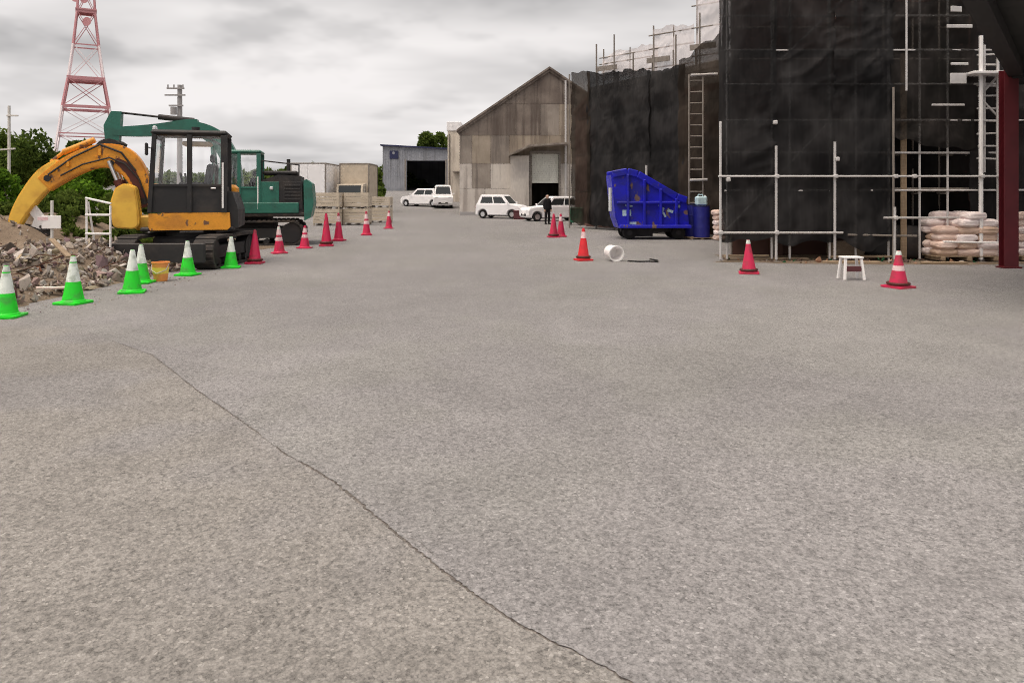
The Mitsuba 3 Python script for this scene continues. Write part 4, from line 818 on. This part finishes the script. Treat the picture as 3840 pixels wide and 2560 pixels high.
def box_truck(label, x, y, rz, mat_box, mat_cab, bw, bl, z1):
    k = thing('box_truck', label, 'truck'); M = xf(rz, (x, y, float(rampc(y))))
    part(k, 'cargo_box', cbox(bl, bw, z1 - 0.95, (-0.7, 0, (z1 + 0.95) / 2), 0.03), mat_box, False, M)
    part(k, 'corner_post', catm([cbox(0.10, 0.10, z1 - 0.9, (-0.7 + sx * (bl / 2), sy * (bw / 2), (z1 + 0.9) / 2), 0.02) for sx in (-1, 1) for sy in (-1, 1)]), 'm_pipe_old', False, M)
    part(k, 'roof_edge', catm([cbox(bl + 0.1, 0.08, 0.10, (-0.7, s * bw / 2, z1), 0.02) for s in (-1, 1)] + [cbox(0.08, bw, 0.10, (-0.7 + s * bl / 2, 0, z1), 0.02) for s in (-1, 1)]), 'm_pipe_old', False, M)
    xc = -0.7 + bl / 2 + 0.95
    part(k, 'cab', prism([(xc - 0.85, 0.5), (xc + 0.75, 0.5), (xc + 0.80, 1.25), (xc + 0.55, 2.2), (xc - 0.85, 2.25)], bw - 0.25, (0, 0, 0)), mat_cab, False, M)
    part(k, 'windscreen', quad_panel([(xc + 0.80, -bw / 2 + 0.22, 1.25), (xc + 0.80, bw / 2 - 0.22, 1.25), (xc + 0.55, bw / 2 - 0.22, 2.2), (xc + 0.55, -bw / 2 + 0.22, 2.2)], 0.03, 0.97, 0.05, 0.92, 0.012), 'm_car_glass', False, M)
    for s in (-1, 1):
        part(k, 'side_window', cbox(0.8, 0.02, 0.6, (xc + 0.05, s * (bw / 2 - 0.12), 1.75), 0.005), 'm_car_glass', False, M)
        part(k, 'headlight', cbox(0.06, 0.3, 0.16, (xc + 0.79, s * (bw / 2 - 0.4), 0.85), 0.02), 'm_lamp', 30, M)
        for xx in (xc, -bl / 2 - 0.0): wheel(k, xx, s * (bw / 2 - 0.22), 0.40, 0.24, M, s)
    for s in (-0.5, 0.5): part(k, 'door', cbox(0.04, bw / 2 - 0.08, z1 - 1.2, (-0.7 - bl / 2 - 0.03, s * bw / 2, (z1 + 1.0) / 2), 0.01), mat_box, False, M)
    part(k, 'chassis', cbox(bl + 2.2, 0.9, 0.24, (0.2, 0, 0.74)), 'm_machine_black', False, M)
box_truck('white box truck standing behind the beige crates, its rear to the yard', -14.9, 57.5, PI / 2, 'm_car_white', 'm_car_white', 2.5, 4.6, 3.75)
box_truck('beige box truck facing the yard behind the beige crates', -12.05, 58.0, -PI / 2, 'm_crate', 'm_crate', 2.2, 3.6, 3.8)

# ------------------------------------------------------------------ crates
def crate(x, y, z, L, D, H, label):
    k = thing('crate', label, 'crate', 'beige crates stacked beyond the excavators')
    for sx in (-1, 1):
        for sy in (-1, 1): part(k, 'post', cbox(0.07, 0.07, H, (x + sx * (L / 2 - 0.035), y + sy * (D / 2 - 0.035), z + H / 2), 0.008), 'm_crate', False)
    n = 4; h = (H - 0.12) / n
    part(k, 'front_panel', catm([cbox(L + 0.02, 0.025, h - 0.02, (x, y - D / 2 - 0.012, z + 0.11 + h * (i + 0.5)), 0.005) for i in range(n)]), 'm_crate', False)
    for s in (-1, 1): part(k, 'side_panel', catm([cbox(0.025, D - 0.02, h - 0.02, (x + s * (L / 2 + 0.012), y, z + 0.11 + h * (i + 0.5)), 0.005) for i in range(n)]), 'm_crate', False)
    part(k, 'lid', cbox(L + 0.04, D + 0.04, 0.03, (x, y, z + H + 0.001), 0.006), 'm_crate', False)
    part(k, 'runner', catm([cbox(0.1, D, 0.08, (x + s * L * 0.38, y, z + 0.04), 0.006) for s in (-1, 0, 1)]), 'm_pipe_old', False)
for i, (x, y, nm) in enumerate(((-9.9, 40.2, 'leftmost'), (-8.45, 40.8, 'middle'), (-7.85, 44.2, 'farthest'))):
    L_ = (1.38, 1.32, 1.35)[i]
    crate(x, y, 0.004, L_, 1.0, 0.86, f'lower beige crate of the {nm} stack beyond the excavators')
    crate(x + 0.02, y + 0.02, 0.90, L_ - 0.04, 1.0, 0.84 if i < 2 else 0.60, f'upper beige crate of the {nm} stack beyond the excavators')

# ------------------------------------------------------------------ rubble
gg = np.random.default_rng(21)
heap_poly = Polygon([(-24, 10.6), (-8.0, 11.0), (-7.35, 12.1), (-7.5, 13.6), (-8.3, 15.4), (-10.5, 16.8), (-24, 19)])
def heap_h(x, y):
    p = np.stack([x * 0.8, y * 0.8, 0 * x], -1)
    a = np.clip((y - 10.7 - 0.12 * np.sin(x * 2)) / 1.6, 0, 1); b = np.clip((-7.3 - x) / 1.4, 0, 1); c = np.clip((17.2 - y) / 1.5, 0, 1)
    base = np.minimum(np.minimum(a, b), 1) * (0.26 + 0.48 * meshkit.fbm(p, 4, 3))
    bank = 0.95 * np.clip((-9.9 - x) / 2.0, 0, 1) * np.clip((y - 14.4) / 2.2, 0, 1)
    return base * np.clip(c + 0.5, 0, 1) + bank * (0.7 + 0.5 * meshkit.fbm(p * 0.7, 3, 8)) + 0.05 * meshkit.fbm(p * 5, 3, 6) * (a > 0) * (b > 0)
hx, hy = np.meshgrid(np.linspace(-26, -7.2, 130), np.linspace(10.5, 20.5, 80)); hz = heap_h(hx, hy) - 0.03
v = np.c_[hx.ravel(), hy.ravel(), hz.ravel()]; i = (np.arange(79)[:, None] * 130 + np.arange(129)).ravel(); q = np.c_[i, i + 1, i + 131, i + 130]
struct('mound', trimesh.Trimesh(v, np.vstack([q[:, [0, 1, 2]], q[:, [0, 2, 3]]]), process=False), 'm_dirt', True, label='low mound of earth under the rubble')
pal = np.array([(0.36, 0.31, 0.26), (0.30, 0.26, 0.22), (0.42, 0.36, 0.32), (0.34, 0.25, 0.23), (0.24, 0.20, 0.17), (0.50, 0.45, 0.41), (0.16, 0.12, 0.11), (0.36, 0.31, 0.22), (0.20, 0.14, 0.15), (0.50, 0.47, 0.43)])
ms, cs = [], []
n = 0
while n < 3800:
    x = gg.uniform(-15, -7.2); y = gg.uniform(10.8, 16.8)
    if heap_h(np.array(x), np.array(y)) < 0.03 or (y > 14.6 and x < -10 and gg.random() < 0.85): continue
    r = min(0.025 + gg.exponential(0.036), 0.13); m = rock(r, gg.uniform(0.5, 1.3, 3), n); m.apply_translation((x, y, float(heap_h(np.array(x), np.array(y))) + r * 0.15))
    ms.append(m); cs.append(np.tile(pal[gg.integers(len(pal))] * gg.uniform(0.5, 1.15), (len(m.vertices), 1))); n += 1
for j in range(260):                                                   # grit that rolled out on the asphalt
    x = gg.uniform(-8.4, -6.1); y = gg.uniform(10.3, 15.6); r = gg.uniform(0.006, 0.024)
    if heap_h(np.array(x), np.array(y)) > 0.05: continue
    m = rock(r, gg.uniform(0.6, 1.2, 3), 7000 + j); m.apply_translation((x, y, r * 0.4)); ms.append(m); cs.append(np.tile(pal[gg.integers(len(pal))], (len(m.vertices), 1)))
for j in range(60):                                                    # splintered boards and bent rods
    x = gg.uniform(-12, -7.7); y = gg.uniform(11.2, 15); z = float(heap_h(np.array(x), np.array(y))) + 0.03; q = gg.normal(size=3) * [0.25, 0.2, 0.09]
    w = gg.uniform(0.02, 0.09); m = bar((x, y, z), (x + q[0], y + q[1], z + abs(q[2])), w, 0.02) if j % 3 else tube([(x, y, z), (x + q[0], y + q[1], z + 0.12), (x + q[0] * 1.8, y + q[1] * 1.2, z + 0.10)], 0.008, 6)
    ms.append(m); cs.append(np.tile([(0.42, 0.33, 0.22), (0.30, 0.21, 0.13), (0.14, 0.07, 0.045), (0.55, 0.50, 0.46)][gg.integers(4)] if j % 3 else (0.10, 0.05, 0.035), (len(m.vertices), 1)))
kx = 'rubble'; labels[kx] = {'label': 'heap of broken concrete and earth behind the green cones', 'category': 'rubble', 'kind': 'stuff'}
def faceted(m, c):
    v = m.vertices[m.faces].reshape(-1, 3); return trimesh.Trimesh(v, np.arange(len(v)).reshape(-1, 3), process=False), np.tile(c, (len(v), 1)) if c.ndim == 1 else c[m.faces.ravel()]
mm, cc = faceted(catm(ms), np.vstack(cs)); obj(kx, mm, 'm_rubble', False, color=cc)
for j in range(36):
    x = -7.6 - abs(gg.normal()) * 2.2; y = gg.uniform(11.2, 14.8); r = gg.uniform(0.11, 0.20); m = rock(r, gg.uniform(0.45, 1.3, 3), 5000 + j); m.apply_translation((x, y, float(heap_h(np.array(x), np.array(y))) + r * 0.25))
    ci = int(gg.choice([0, 1, 2, 3, 5, 7, 8, 9])); mm, cc = faceted(m, pal[ci] * gg.uniform(0.9, 1.15))
    nm = {0: 'tan', 1: 'brown grey', 2: 'pale tan', 3: 'reddish brown', 5: 'whitish', 7: 'ochre', 8: 'dark plum', 9: 'light grey'}[ci]
    single('concrete_chunk', f'{nm} {("slab" if (5000 + j) % 3 == 0 else "chunk")} of broken concrete, {"front edge" if y < 12.2 else "middle" if y < 13.5 else "back"} of the rubble heap, {"right end" if x > -8.6 else "centre" if x > -10.2 else "left"}', 'rubble chunk', mm, 'm_rubble', False, group='large chunks on the rubble heap', color=cc)
for (a, b, w, mt, lb) in (((-8.9, 11.25, 0.18), (-8.05, 11.15, 0.34), 0.16, 'm_beige', 'pinkish broken board leaning low at the front of the rubble'), ((-7.85, 13.2, 0.55), (-8.35, 13.5, 0.85), 0.10, 'm_wood', 'short timber stick on the rubble behind the close pair of green cones'),
                          ((-10.3, 12.9, 0.68), (-9.7, 13.1, 1.02), 0.08, 'm_beige', 'pale stick poking up out of the rubble'), ((-7.6, 11.9, 0.16), (-7.1, 12.3, 0.12), 0.14, 'm_sack', 'reddish board lying at the right foot of the rubble')):
    single('board', lb, 'board', bar(a, b, w, 0.03), mt, False)
m = rock(0.2, (1, 0.9, 0.8), 78, 2); m.apply_translation((-7.5, 12.75, 0.22)); single('white_bag', 'crumpled white bag at the right end of the rubble', 'bag', m, 'm_sack_white', False)
m = sack_mesh(0.75, 0.5, 0.34, 78); m.apply_translation((-7.75, 11.0, 0.15)); single('shadow_lump', 'dark lump added for the shadow beside the leftmost green cone at the foot of the rubble', 'bag', m, 'm_maroon_plastic', True)  # added dark lump in place of the shadow by the cone
kk = thing('bucket', 'orange bucket with a yellow band beside the green cones', 'bucket')
part(kk, 'body', lathe([(0, 0), (0.12, 0), (0.155, 0.34), (0.165, 0.34), (0.165, 0.36), (0.14, 0.36), (0.11, 0.03), (0, 0.03)], 26).apply_translation((-6.72, 14.25, 0.006)), 'm_orange_plastic')
part(kk, 'band', lathe([(0.137, 0.14), (0.1395, 0.14), (0.150, 0.26), (0.147, 0.26)], 26).apply_translation((-6.72, 14.25, 0.006)), 'm_yellow_plastic')
part(kk, 'handle', tube([(-6.88, 14.25, 0.34), (-6.86, 14.16, 0.22), (-6.72, 14.08, 0.16), (-6.58, 14.16, 0.22), (-6.56, 14.25, 0.34)], 0.007), 'm_pipe')
# sign on a stake
kk = thing('sign', 'small white sign board on a pale stake in the rubble', 'sign')
part(kk, 'post', cbox(0.05, 0.05, 1.15, (-9.57, 15.5, 0.95), 0.008), 'm_pale_pole', False)
part(kk, 'board', cbox(0.40, 0.02, 0.27, (-9.56, 15.46, 1.08), 0.006), 'm_white_metal', False)
part(kk, 'ribbon', cbox(0.22, 0.01, 0.07, (-9.72, 15.445, 1.15), 0.003, rz=0.1), 'm_band_pink', False)
# white step frame
kk = thing('step_ladder', 'white tubular step ladder standing before the orange excavator boom', 'step ladder')
part(kk, 'post', cyl((-9.02, 15.8, 0.30), (-9.02, 15.8, 1.58), 0.024), 'm_white_metal'); part(kk, 'post', cyl((-8.52, 15.8, 0.25), (-8.52, 15.8, 1.42), 0.024), 'm_white_metal')
part(kk, 'post', cyl((-9.0, 16.15, 0.3), (-9.0, 15.82, 1.5), 0.02), 'm_white_metal')
for z in (1.58, 1.22, 0.82, 0.50): part(kk, 'rung', cyl((-9.04, 15.79, z), (-8.50, 15.79, z - (0.12 if z > 1.5 else 0)), 0.024), 'm_white_metal')
part(kk, 'foot', cbox(0.1, 0.1, 0.03, (-8.52, 15.8, 0.26), 0.008), 'm_rubber', False)

# ------------------------------------------------------------------ small things on the right
kk = thing('pail', 'white pail lying on its side, dark mouth towards the camera', 'pail')
Mp = np.eye(4); Mp[:3, :3] = trimesh.transformations.euler_matrix(PI / 2 + 0.06, 0, 0.25)[:3, :3]; Mp[:3, 3] = (2.53, 18.6, 0.205)
part(kk, 'body', lathe([(0, -0.22), (0.165, -0.22), (0.195, 0.20), (0.203, 0.20), (0.203, 0.225), (0.175, 0.225), (0.15, -0.18), (0, -0.18)], 30), 'm_white_metal', 30, Mp)
part(kk, 'handle', tube([(-0.2, 0, 0.2), (-0.18, 0.1, 0.3), (0, 0.17, 0.33), (0.18, 0.1, 0.3), (0.2, 0, 0.2)], 0.006), 'm_pipe', 30, Mp)
single('hose', 'thin dark hose lying on the asphalt right of the white pail', 'hose', tube([(2.85, 18.35, 0.02), (3.1, 18.2, 0.02), (3.35, 18.25, 0.02), (3.55, 18.15, 0.02), (3.62, 18.5, 0.02), (3.5, 18.9, 0.02)], 0.018), 'm_rubber')
kk = thing('step_stool', 'small white step stool with a dark red crossbar near the front scaffold', 'stool')
for sx in (-1, 1):
    for sy in (-1, 1): part(kk, 'leg', bar((6.59 + sx * 0.19, 14.48 + sy * 0.15, 0.005), (6.59 + sx * 0.15, 14.48 + sy * 0.10, 0.42), 0.045), 'm_white_metal', False)
part(kk, 'top', cbox(0.38, 0.28, 0.035, (6.59, 14.48, 0.435), 0.01), 'm_white_metal')
part(kk, 'crossbar', catm([cbox(0.30, 0.03, 0.10, (6.59, 14.37, 0.22), 0.008)]), 'm_maroon_plastic', False)
for (x, y, L_, rz, w, z, lb) in ((6.7, 18.85, 1.6, 0.06, 0.20, 0.03, 'brown plank lying at the foot of the second scaffold bay'), (8.2, 18.0, 1.3, -0.12, 0.16, 0.025, 'brown plank on the dirt left of the open bay'), (8.9, 18.7, 1.9, 0.03, 0.22, 0.10, 'thick plank along the foot of the third scaffold bay'),
                                 (10.3, 17.75, 1.1, 0.05, 0.12, 0.03, 'pale plank on the dirt before the open right bay'), (5.9, 18.75, 1.1, 0.0, 0.14, 0.12, 'plank on edge at the left scaffold corner')):
    single('plank', lb, 'plank', cbox(L_, w, 0.045, (x, y, z), 0.006, rz=rz), 'm_wood', False)
gg = np.random.default_rng(31); ms, cs = [], []
for j in range(260):
    x = gg.uniform(5.3, 12.3); y = 18.55 + gg.normal() * 0.35
    if y < 17.75: continue
    r = min(0.015 + gg.exponential(0.025), 0.11); m = rock(r, gg.uniform(0.5, 1.4, 3), 9000 + j); m.apply_translation((x, y, r * 0.25 + 0.004)); ms.append(m)
    cs.append(np.tile(np.array([(0.16, 0.11, 0.08), (0.25, 0.18, 0.13), (0.36, 0.20, 0.13), (0.10, 0.07, 0.06), (0.36, 0.31, 0.27), (0.03, 0.10, 0.05)])[gg.integers(6)], (len(m.vertices), 1)))
labels['debris'] = {'label': 'small brown debris strewn along the scaffold foot', 'category': 'debris', 'kind': 'stuff'}
mm, cc = faceted(catm(ms), np.vstack(cs)); obj('debris', mm, 'm_rubble', False, color=cc)
kk = thing('dark_tarp', 'dark tarpaulin covered pile inside the open right bay', 'tarp')
m = sack_mesh(1.7, 0.9, 0.95, 55); m.apply_translation((9.9, 19.3, 0.42)); part(kk, 'sheet', m, 'm_machine_black', True)
m = sack_mesh(0.9, 0.5, 0.5, 56); m.apply_translation((8.6, 19.2, 0.22)); single('dark_heap', 'dark brown heap of dirt under the third bay net', 'heap', m, 'm_dirt', True)
kk = thing('waste_container', 'dark green wheeled container beside the warehouse end of the nets', 'container')
part(kk, 'body', cbox(0.7, 0.6, 0.75, (3.5, 40.6, 0.5), 0.06), 'm_green_bin'); part(kk, 'lid', cbox(0.74, 0.64, 0.06, (3.5, 40.6, 0.91), 0.02), 'm_green_bin')
for s in (-1, 1): part(kk, 'wheel', cyl((3.5 + s * 0.26, 40.45, 0.08), (3.5 + s * 0.33, 40.45, 0.08), 0.08, 14), 'm_rubber')
kk = thing('tool_box', 'low dark red box between the two white cars', 'box')
part(kk, 'body', cbox(0.9, 0.5, 0.5, (0.55, 50.2, 0.26), 0.03), 'm_maroon_plastic'); part(kk, 'lid', cbox(0.94, 0.54, 0.08, (0.55, 50.2, 0.55), 0.02), 'm_maroon_plastic')

# ------------------------------------------------------------------ person in black
import manifold3d as m3
def ball(p, r):
    return m3.Manifold.sphere(r, 18).translate(list(map(float, p)))
def limb(chain):
    out = m3.Manifold()
    for (p, r), (q, s) in zip(chain[:-1], chain[1:]): out = out + m3.Manifold.batch_hull([ball(p, r), ball(q, s)])
    return out
def to_tm(mf, ln, it=6):
    a = mf.refine_to_length(ln).to_mesh(); t_ = trimesh.Trimesh(a.vert_properties[:, :3], a.tri_verts); trimesh.smoothing.filter_taubin(t_, iterations=it); return t_
k = thing('person', 'person in black clothes standing before the right hand white car', 'person'); M = xf(0.5, (1.97, 41.5, 0))
head = limb([((0, 0, 1.43), 0.055), ((0, -0.01, 1.50), 0.068), ((0, 0, 1.555), 0.088), ((0, 0.01, 1.565), 0.09)]) + ball((0, -0.092, 1.535), 0.016) + ball((0.083, 0.0, 1.54), 0.02) + ball((-0.083, 0.0, 1.54), 0.02)
arms = m3.Manifold()
hand = m3.Manifold()
for s in (-1, 1):
    arms = arms + limb([((s * 0.165, 0, 1.32), 0.065), ((s * 0.225, 0.02, 1.06), 0.050), ((s * 0.215, -0.05, 0.84), 0.038)])
    hand = hand + limb([((s * 0.215, -0.05, 0.86), 0.03), ((s * 0.215, -0.06, 0.80), 0.036), ((s * 0.213, -0.065, 0.755), 0.034)])
    for j, (dy, ln) in enumerate(((-0.028, 0.062), (-0.010, 0.075), (0.010, 0.07), (0.028, 0.052))):
        hand = hand + limb([((s * 0.213, -0.065 + dy, 0.755), 0.010), ((s * 0.208, -0.068 + dy, 0.755 - ln * 0.6), 0.009), ((s * 0.20, -0.072 + dy, 0.755 - ln), 0.008)])
    hand = hand + limb([((s * 0.213, -0.09, 0.80), 0.012), ((s * 0.20, -0.115, 0.77), 0.011), ((s * 0.195, -0.12, 0.745), 0.009)])
part(k, 'body', to_tm(head + hand, 0.02, 4), 'm_skin', True, M)
torso = limb([((0, 0, 0.90), 0.135), ((0, 0.0, 1.10), 0.125), ((0, 0, 1.26), 0.12)]) + m3.Manifold.batch_hull([ball((-0.13, 0, 1.33), 0.075), ball((0.13, 0, 1.33), 0.075), ball((-0.1, 0, 1.05), 0.11), ball((0.1, 0, 1.05), 0.11), ball((-0.1, 0, 0.88), 0.11), ball((0.1, 0, 0.88), 0.11)]) + limb([((0, 0, 1.38), 0.075), ((0, 0, 1.42), 0.06)])
part(k, 'jacket', to_tm(torso + arms, 0.03), 'm_cloth_black', True, M)
legs = m3.Manifold()
for s in (-1, 1): legs = legs + limb([((s * 0.09, 0, 0.88), 0.105), ((s * 0.105, -0.01, 0.48), 0.07), ((s * 0.11, 0.02, 0.09), 0.052)])
part(k, 'trousers', to_tm(legs, 0.03), 'm_cloth_black', True, M)
sh = m3.Manifold()
for s in (-1, 1): sh = sh + limb([((s * 0.11, 0.04, 0.045), 0.045), ((s * 0.12, -0.13, 0.035), 0.037)])
part(k, 'shoes', to_tm(sh, 0.02), 'm_rubber', True, M)
hr = limb([((0, 0.025, 1.58), 0.09), ((0, 0.04, 1.53), 0.08)]).trim_by_plane([0, 0.75, 0.5], 0.79)
part(k, 'hair', to_tm(hr, 0.02, 2), 'm_hair', True, M)

# ------------------------------------------------------------------ trees
def leaves(c, rad, n, size, seed, cols, clumps=14, hang=0.0):
    g = np.random.default_rng(seed); c, rad = np.array(c, float), np.array(rad, float)
    d = g.normal(size=(clumps, 3)); d /= np.linalg.norm(d, axis=1, keepdims=True)
    cc = c + d * rad * g.uniform(0.35, 0.95, (clumps, 1)); cr = g.uniform(0.22, 0.48, clumps) * rad.mean()
    w = g.integers(clumps, size=n); o = g.normal(size=(n, 3)); o /= np.linalg.norm(o, axis=1, keepdims=True)
    p = cc[w] + o * (cr[w] * g.uniform(0.35, 1.08, n) ** 0.6)[:, None]
    a = g.normal(size=(n, 3)); a[:, 2] -= hang; a /= np.linalg.norm(a, axis=1, keepdims=True); b = np.cross(a, g.normal(size=(n, 3))); b /= np.linalg.norm(b, axis=1, keepdims=True)
    s = size * g.uniform(0.6, 1.4, n)[:, None]
    v = np.stack([p - a * s, p + b * s * 0.45, p + a * s, p - b * s * 0.45], 1).reshape(-1, 3)
    i = np.arange(n) * 4; f = np.vstack([np.c_[i, i + 1, i + 2], np.c_[i, i + 2, i + 3]])
    cl = np.array(cols)[(w * 7 + g.integers(2, size=n)) % len(cols)] * g.uniform(0.7, 1.3, (n, 1))
    return trimesh.Trimesh(v, f, process=False), np.repeat(cl, 4, 0), cc
DK = [(0.058, 0.092, 0.022), (0.092, 0.135, 0.028), (0.118, 0.165, 0.036)]; BR = [(0.10, 0.20, 0.020), (0.14, 0.26, 0.026), (0.075, 0.15, 0.020)]
VD = DK
def tree(name, label, cat, base, h, rad, n, size, seed, cols, clumps=16, group=None):
    k = thing(name, label, cat, group); x, y, z = base
    m, c, cc = leaves((x, y, z + h - rad[2]), rad, n, size, seed, cols, clumps)
    g = np.random.default_rng(seed); top = np.array([x + 0.1, y, z + h - rad[2]]); fork = np.array([x + 0.03, y, z + max(0.3, (h - rad[2] * 2) + 0.3)])
    tw = 0.035 * h
    part(k, 'trunk', catm([cyl((x, y, z - 0.1), fork, tw, 10, tw * 0.75), cyl(fork, top, tw * 0.72, 8, tw * 0.3)]), 'm_bark')
    part(k, 'branches', catm([cyl(fork + (top - fork) * g.uniform(0, 0.6), q, tw * 0.35, 6, tw * 0.08) for q in cc]), 'm_bark')
    part(k, 'crown', m, 'm_leaf', False, color=c)
tree('tree', 'dark loose tree with sprigs against the sky by the thin pale pole', 'tree', (-18.9, 28.5, 0), 3.9, (1.5, 1.3, 1.35), 9000, 0.10, 1, DK, 20)
tree('tree', 'dark tree at the left edge of the photo behind the bright shrub', 'tree', (-21.0, 29.5, 0), 4.3, (1.7, 1.3, 1.5), 9000, 0.10, 2, DK, 20)
tree('tree', 'third tree, between the pale pole and the lattice tower', 'tree', (-17.3, 30.0, 0), 3.9, (1.2, 1.2, 1.2), 7000, 0.10, 3, DK, 16)
tree('tree', 'dark tree behind the arched boom', 'tree', (-16.0, 27.0, 0), 2.8, (1.4, 1.2, 1.0), 7000, 0.09, 4, VD, 14)
tree('shrub', 'bright green shrub at the left edge above the earth bank', 'shrub', (-15.0, 22.3, 0.3), 2.35, (1.5, 1.0, 1.1), 9000, 0.08, 5, BR, 18)
tree('shrub', 'bright green shrub behind the lower end of the yellow arm', 'shrub', (-14.2, 24.0, 0.2), 2.4, (1.2, 0.9, 0.9), 6000, 0.08, 15, BR, 14)
tree('shrub', 'dense green shrub behind the white sign', 'shrub', (-12.6, 20.8, 0), 1.75, (1.0, 0.8, 0.85), 7000, 0.07, 6, VD, 14)
tree('shrub', 'dense green shrub behind the white step ladder', 'shrub', (-11.2, 21.6, 0), 2.0, (1.1, 0.8, 0.95), 7000, 0.07, 7, VD, 14)
tree('shrub', 'dark shrub between the excavator tracks and the rubble', 'shrub', (-10.2, 22.8, 0), 1.9, (1.0, 0.8, 0.9), 6000, 0.07, 8, VD, 12)
tree('tree', 'dark round tree rising above the far shed roof', 'tree', (-14.4, 128, 3.0), 9.2, (3.8, 3, 2.6), 9000, 0.28, 9, VD, 18)
tree('tree', 'broad dark tree above the far shed beside the cream building', 'tree', (-9.6, 126, 3.0), 9.8, (3.9, 3, 2.6), 9000, 0.28, 10, VD, 18)
tree('shrub', 'olive green shrub left of the far shed', 'shrub', (-14.3, 76, 0.9), 3.2, (1.4, 1.2, 1.5), 6000, 0.14, 11, DK, 14)
tree('shrub', 'low olive shrub behind the last crates', 'shrub', (-13.0, 70, 0.6), 2.0, (1.3, 1.0, 0.9), 5000, 0.13, 12, DK, 12)
g = np.random.default_rng(44); ms, cs = [], []
for i in range(70):
    x = g.uniform(-150, -28) if i < 50 else g.uniform(-40, -16); y = 140 + g.uniform(-15, 15) if i < 50 else 118 + g.uniform(-5, 8)
    m, c, _ = leaves((x, y, 3.6 + g.uniform(-0.5, 0.8)), (5, 3, 2.0 if i < 50 else 1.4), 500, 0.5, 300 + i, VD + DK, 6); ms.append(m); cs.append(c)
labels['treeline'] = {'label': 'low distant belt of dark trees along the horizon', 'category': 'trees', 'kind': 'stuff'}
obj('treeline', catm(ms), 'm_leaf', False, color=np.vstack(cs))
g = np.random.default_rng(45); ms, cs = [], []
for i in range(60):
    x = g.uniform(-13.5, -9.2); y = g.uniform(18.2, 21.0); m, c, _ = leaves((x, y, float(heap_h(np.array(x), np.array(y))) * (y < 20) + 0.12), (0.25, 0.25, 0.16), 130, 0.06, 700 + i, VD + DK, 5); ms.append(m); cs.append(c)
labels['weeds'] = {'label': 'low dark weeds growing behind the rubble', 'category': 'weeds', 'kind': 'stuff'}
obj('weeds', catm(ms), 'm_leaf', False, color=np.vstack(cs))

# ------------------------------------------------------------------ lattice tower and poles
k = thing('lattice_tower', 'tall red and white lattice tower rising out of the photo at the left', 'tower')
tx, ty = -68.6, 120.0
lev = [(2.7, 10.2), (7.0, 8.8), (11.2, 7.6), (15.5, 6.5), (20.0, 5.0), (25.5, 3.6), (30.9, 2.5), (36, 2.1), (42, 1.8)]
for i, ((z0, w0), (z1, w1)) in enumerate(zip(lev[:-1], lev[1:])):
    mt = 'm_tower_red_hazed' if i in (3, 5, 6, 7) else 'm_tower_white'; t0, t1 = 0.25, 0.10
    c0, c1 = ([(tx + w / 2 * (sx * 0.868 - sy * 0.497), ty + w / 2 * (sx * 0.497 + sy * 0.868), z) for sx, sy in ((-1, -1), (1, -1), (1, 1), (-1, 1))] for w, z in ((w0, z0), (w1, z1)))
    sec = part(k, 'ring', catm([bar(c1[j], c1[(j + 1) % 4], 0.18 if i not in (2, 3, 5) else 0.28, 0.45 if i in (2, 3, 5) else 0.18) for j in range(4)]), 'm_tower_red_hazed', False)
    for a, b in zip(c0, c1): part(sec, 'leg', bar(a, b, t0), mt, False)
    ms = []
    for j in range(4):
        a, b, a1, b1 = map(np.array, (c0[j], c0[(j + 1) % 4], c1[j], c1[(j + 1) % 4]))
        ms += [bar(a, b1, t1), bar(b, a1, t1)]
    part(sec, 'bracing', catm(ms), mt, False)
part(k, 'platform', cbox(5.3, 5.3, 0.25, (tx, ty, 20.2), rz=0.52), 'm_tower_red_hazed', False); part(k, 'platform', cbox(3.0, 3.0, 0.25, (tx, ty, 31.2), rz=0.52), 'm_tower_red_hazed', False)
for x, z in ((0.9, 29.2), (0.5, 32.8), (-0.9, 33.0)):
    part(k, 'dish', cyl((tx + x, ty - 1.4, z), (tx + x, ty - 1.0, z), 0.7, 20, 0.2), 'm_tower_red_hazed')
kk = thing('utility_pole', 'grey utility pole with short crossarms above the excavator cab', 'utility pole')
part(kk, 'pole', cyl((-22.3, 50, 0), (-22.3, 50, 9.0), 0.20, 14, 0.15), 'm_pole_concrete')
for z, w in ((8.75, 1.1), (8.3, 1.3), (7.6, 0.9)): part(kk, 'crossarm', bar((-22.3 - w * 0.7, 49.8, z), (-22.3 + w * 0.35, 49.8, z), 0.10), 'm_pole_concrete', False)
part(kk, 'transformer', cyl((-22.62, 49.8, 7.0), (-22.62, 49.8, 7.5), 0.2, 16), 'm_pole_concrete')
for dx in (-0.7, -0.3, 0.3): part(kk, 'insulator', cyl((-22.3 + dx, 49.8, 8.8), (-22.3 + dx, 49.8, 9.0), 0.05, 10), 'm_pole_concrete')
kk = thing('utility_pole', 'thin pale pole standing among the trees at the left edge', 'utility pole')
part(kk, 'pole', cyl((-17.55, 26.0, 0), (-17.55, 26.0, 4.75), 0.06, 12, 0.045), 'm_pale_pole')
part(kk, 'crossarm', bar((-18.0, 25.95, 3.2), (-17.3, 25.95, 3.25), 0.05), 'm_pale_pole', False); part(kk, 'crossarm', bar((-17.6, 25.95, 4.4), (-17.2, 25.95, 4.4), 0.05), 'm_pale_pole', False)
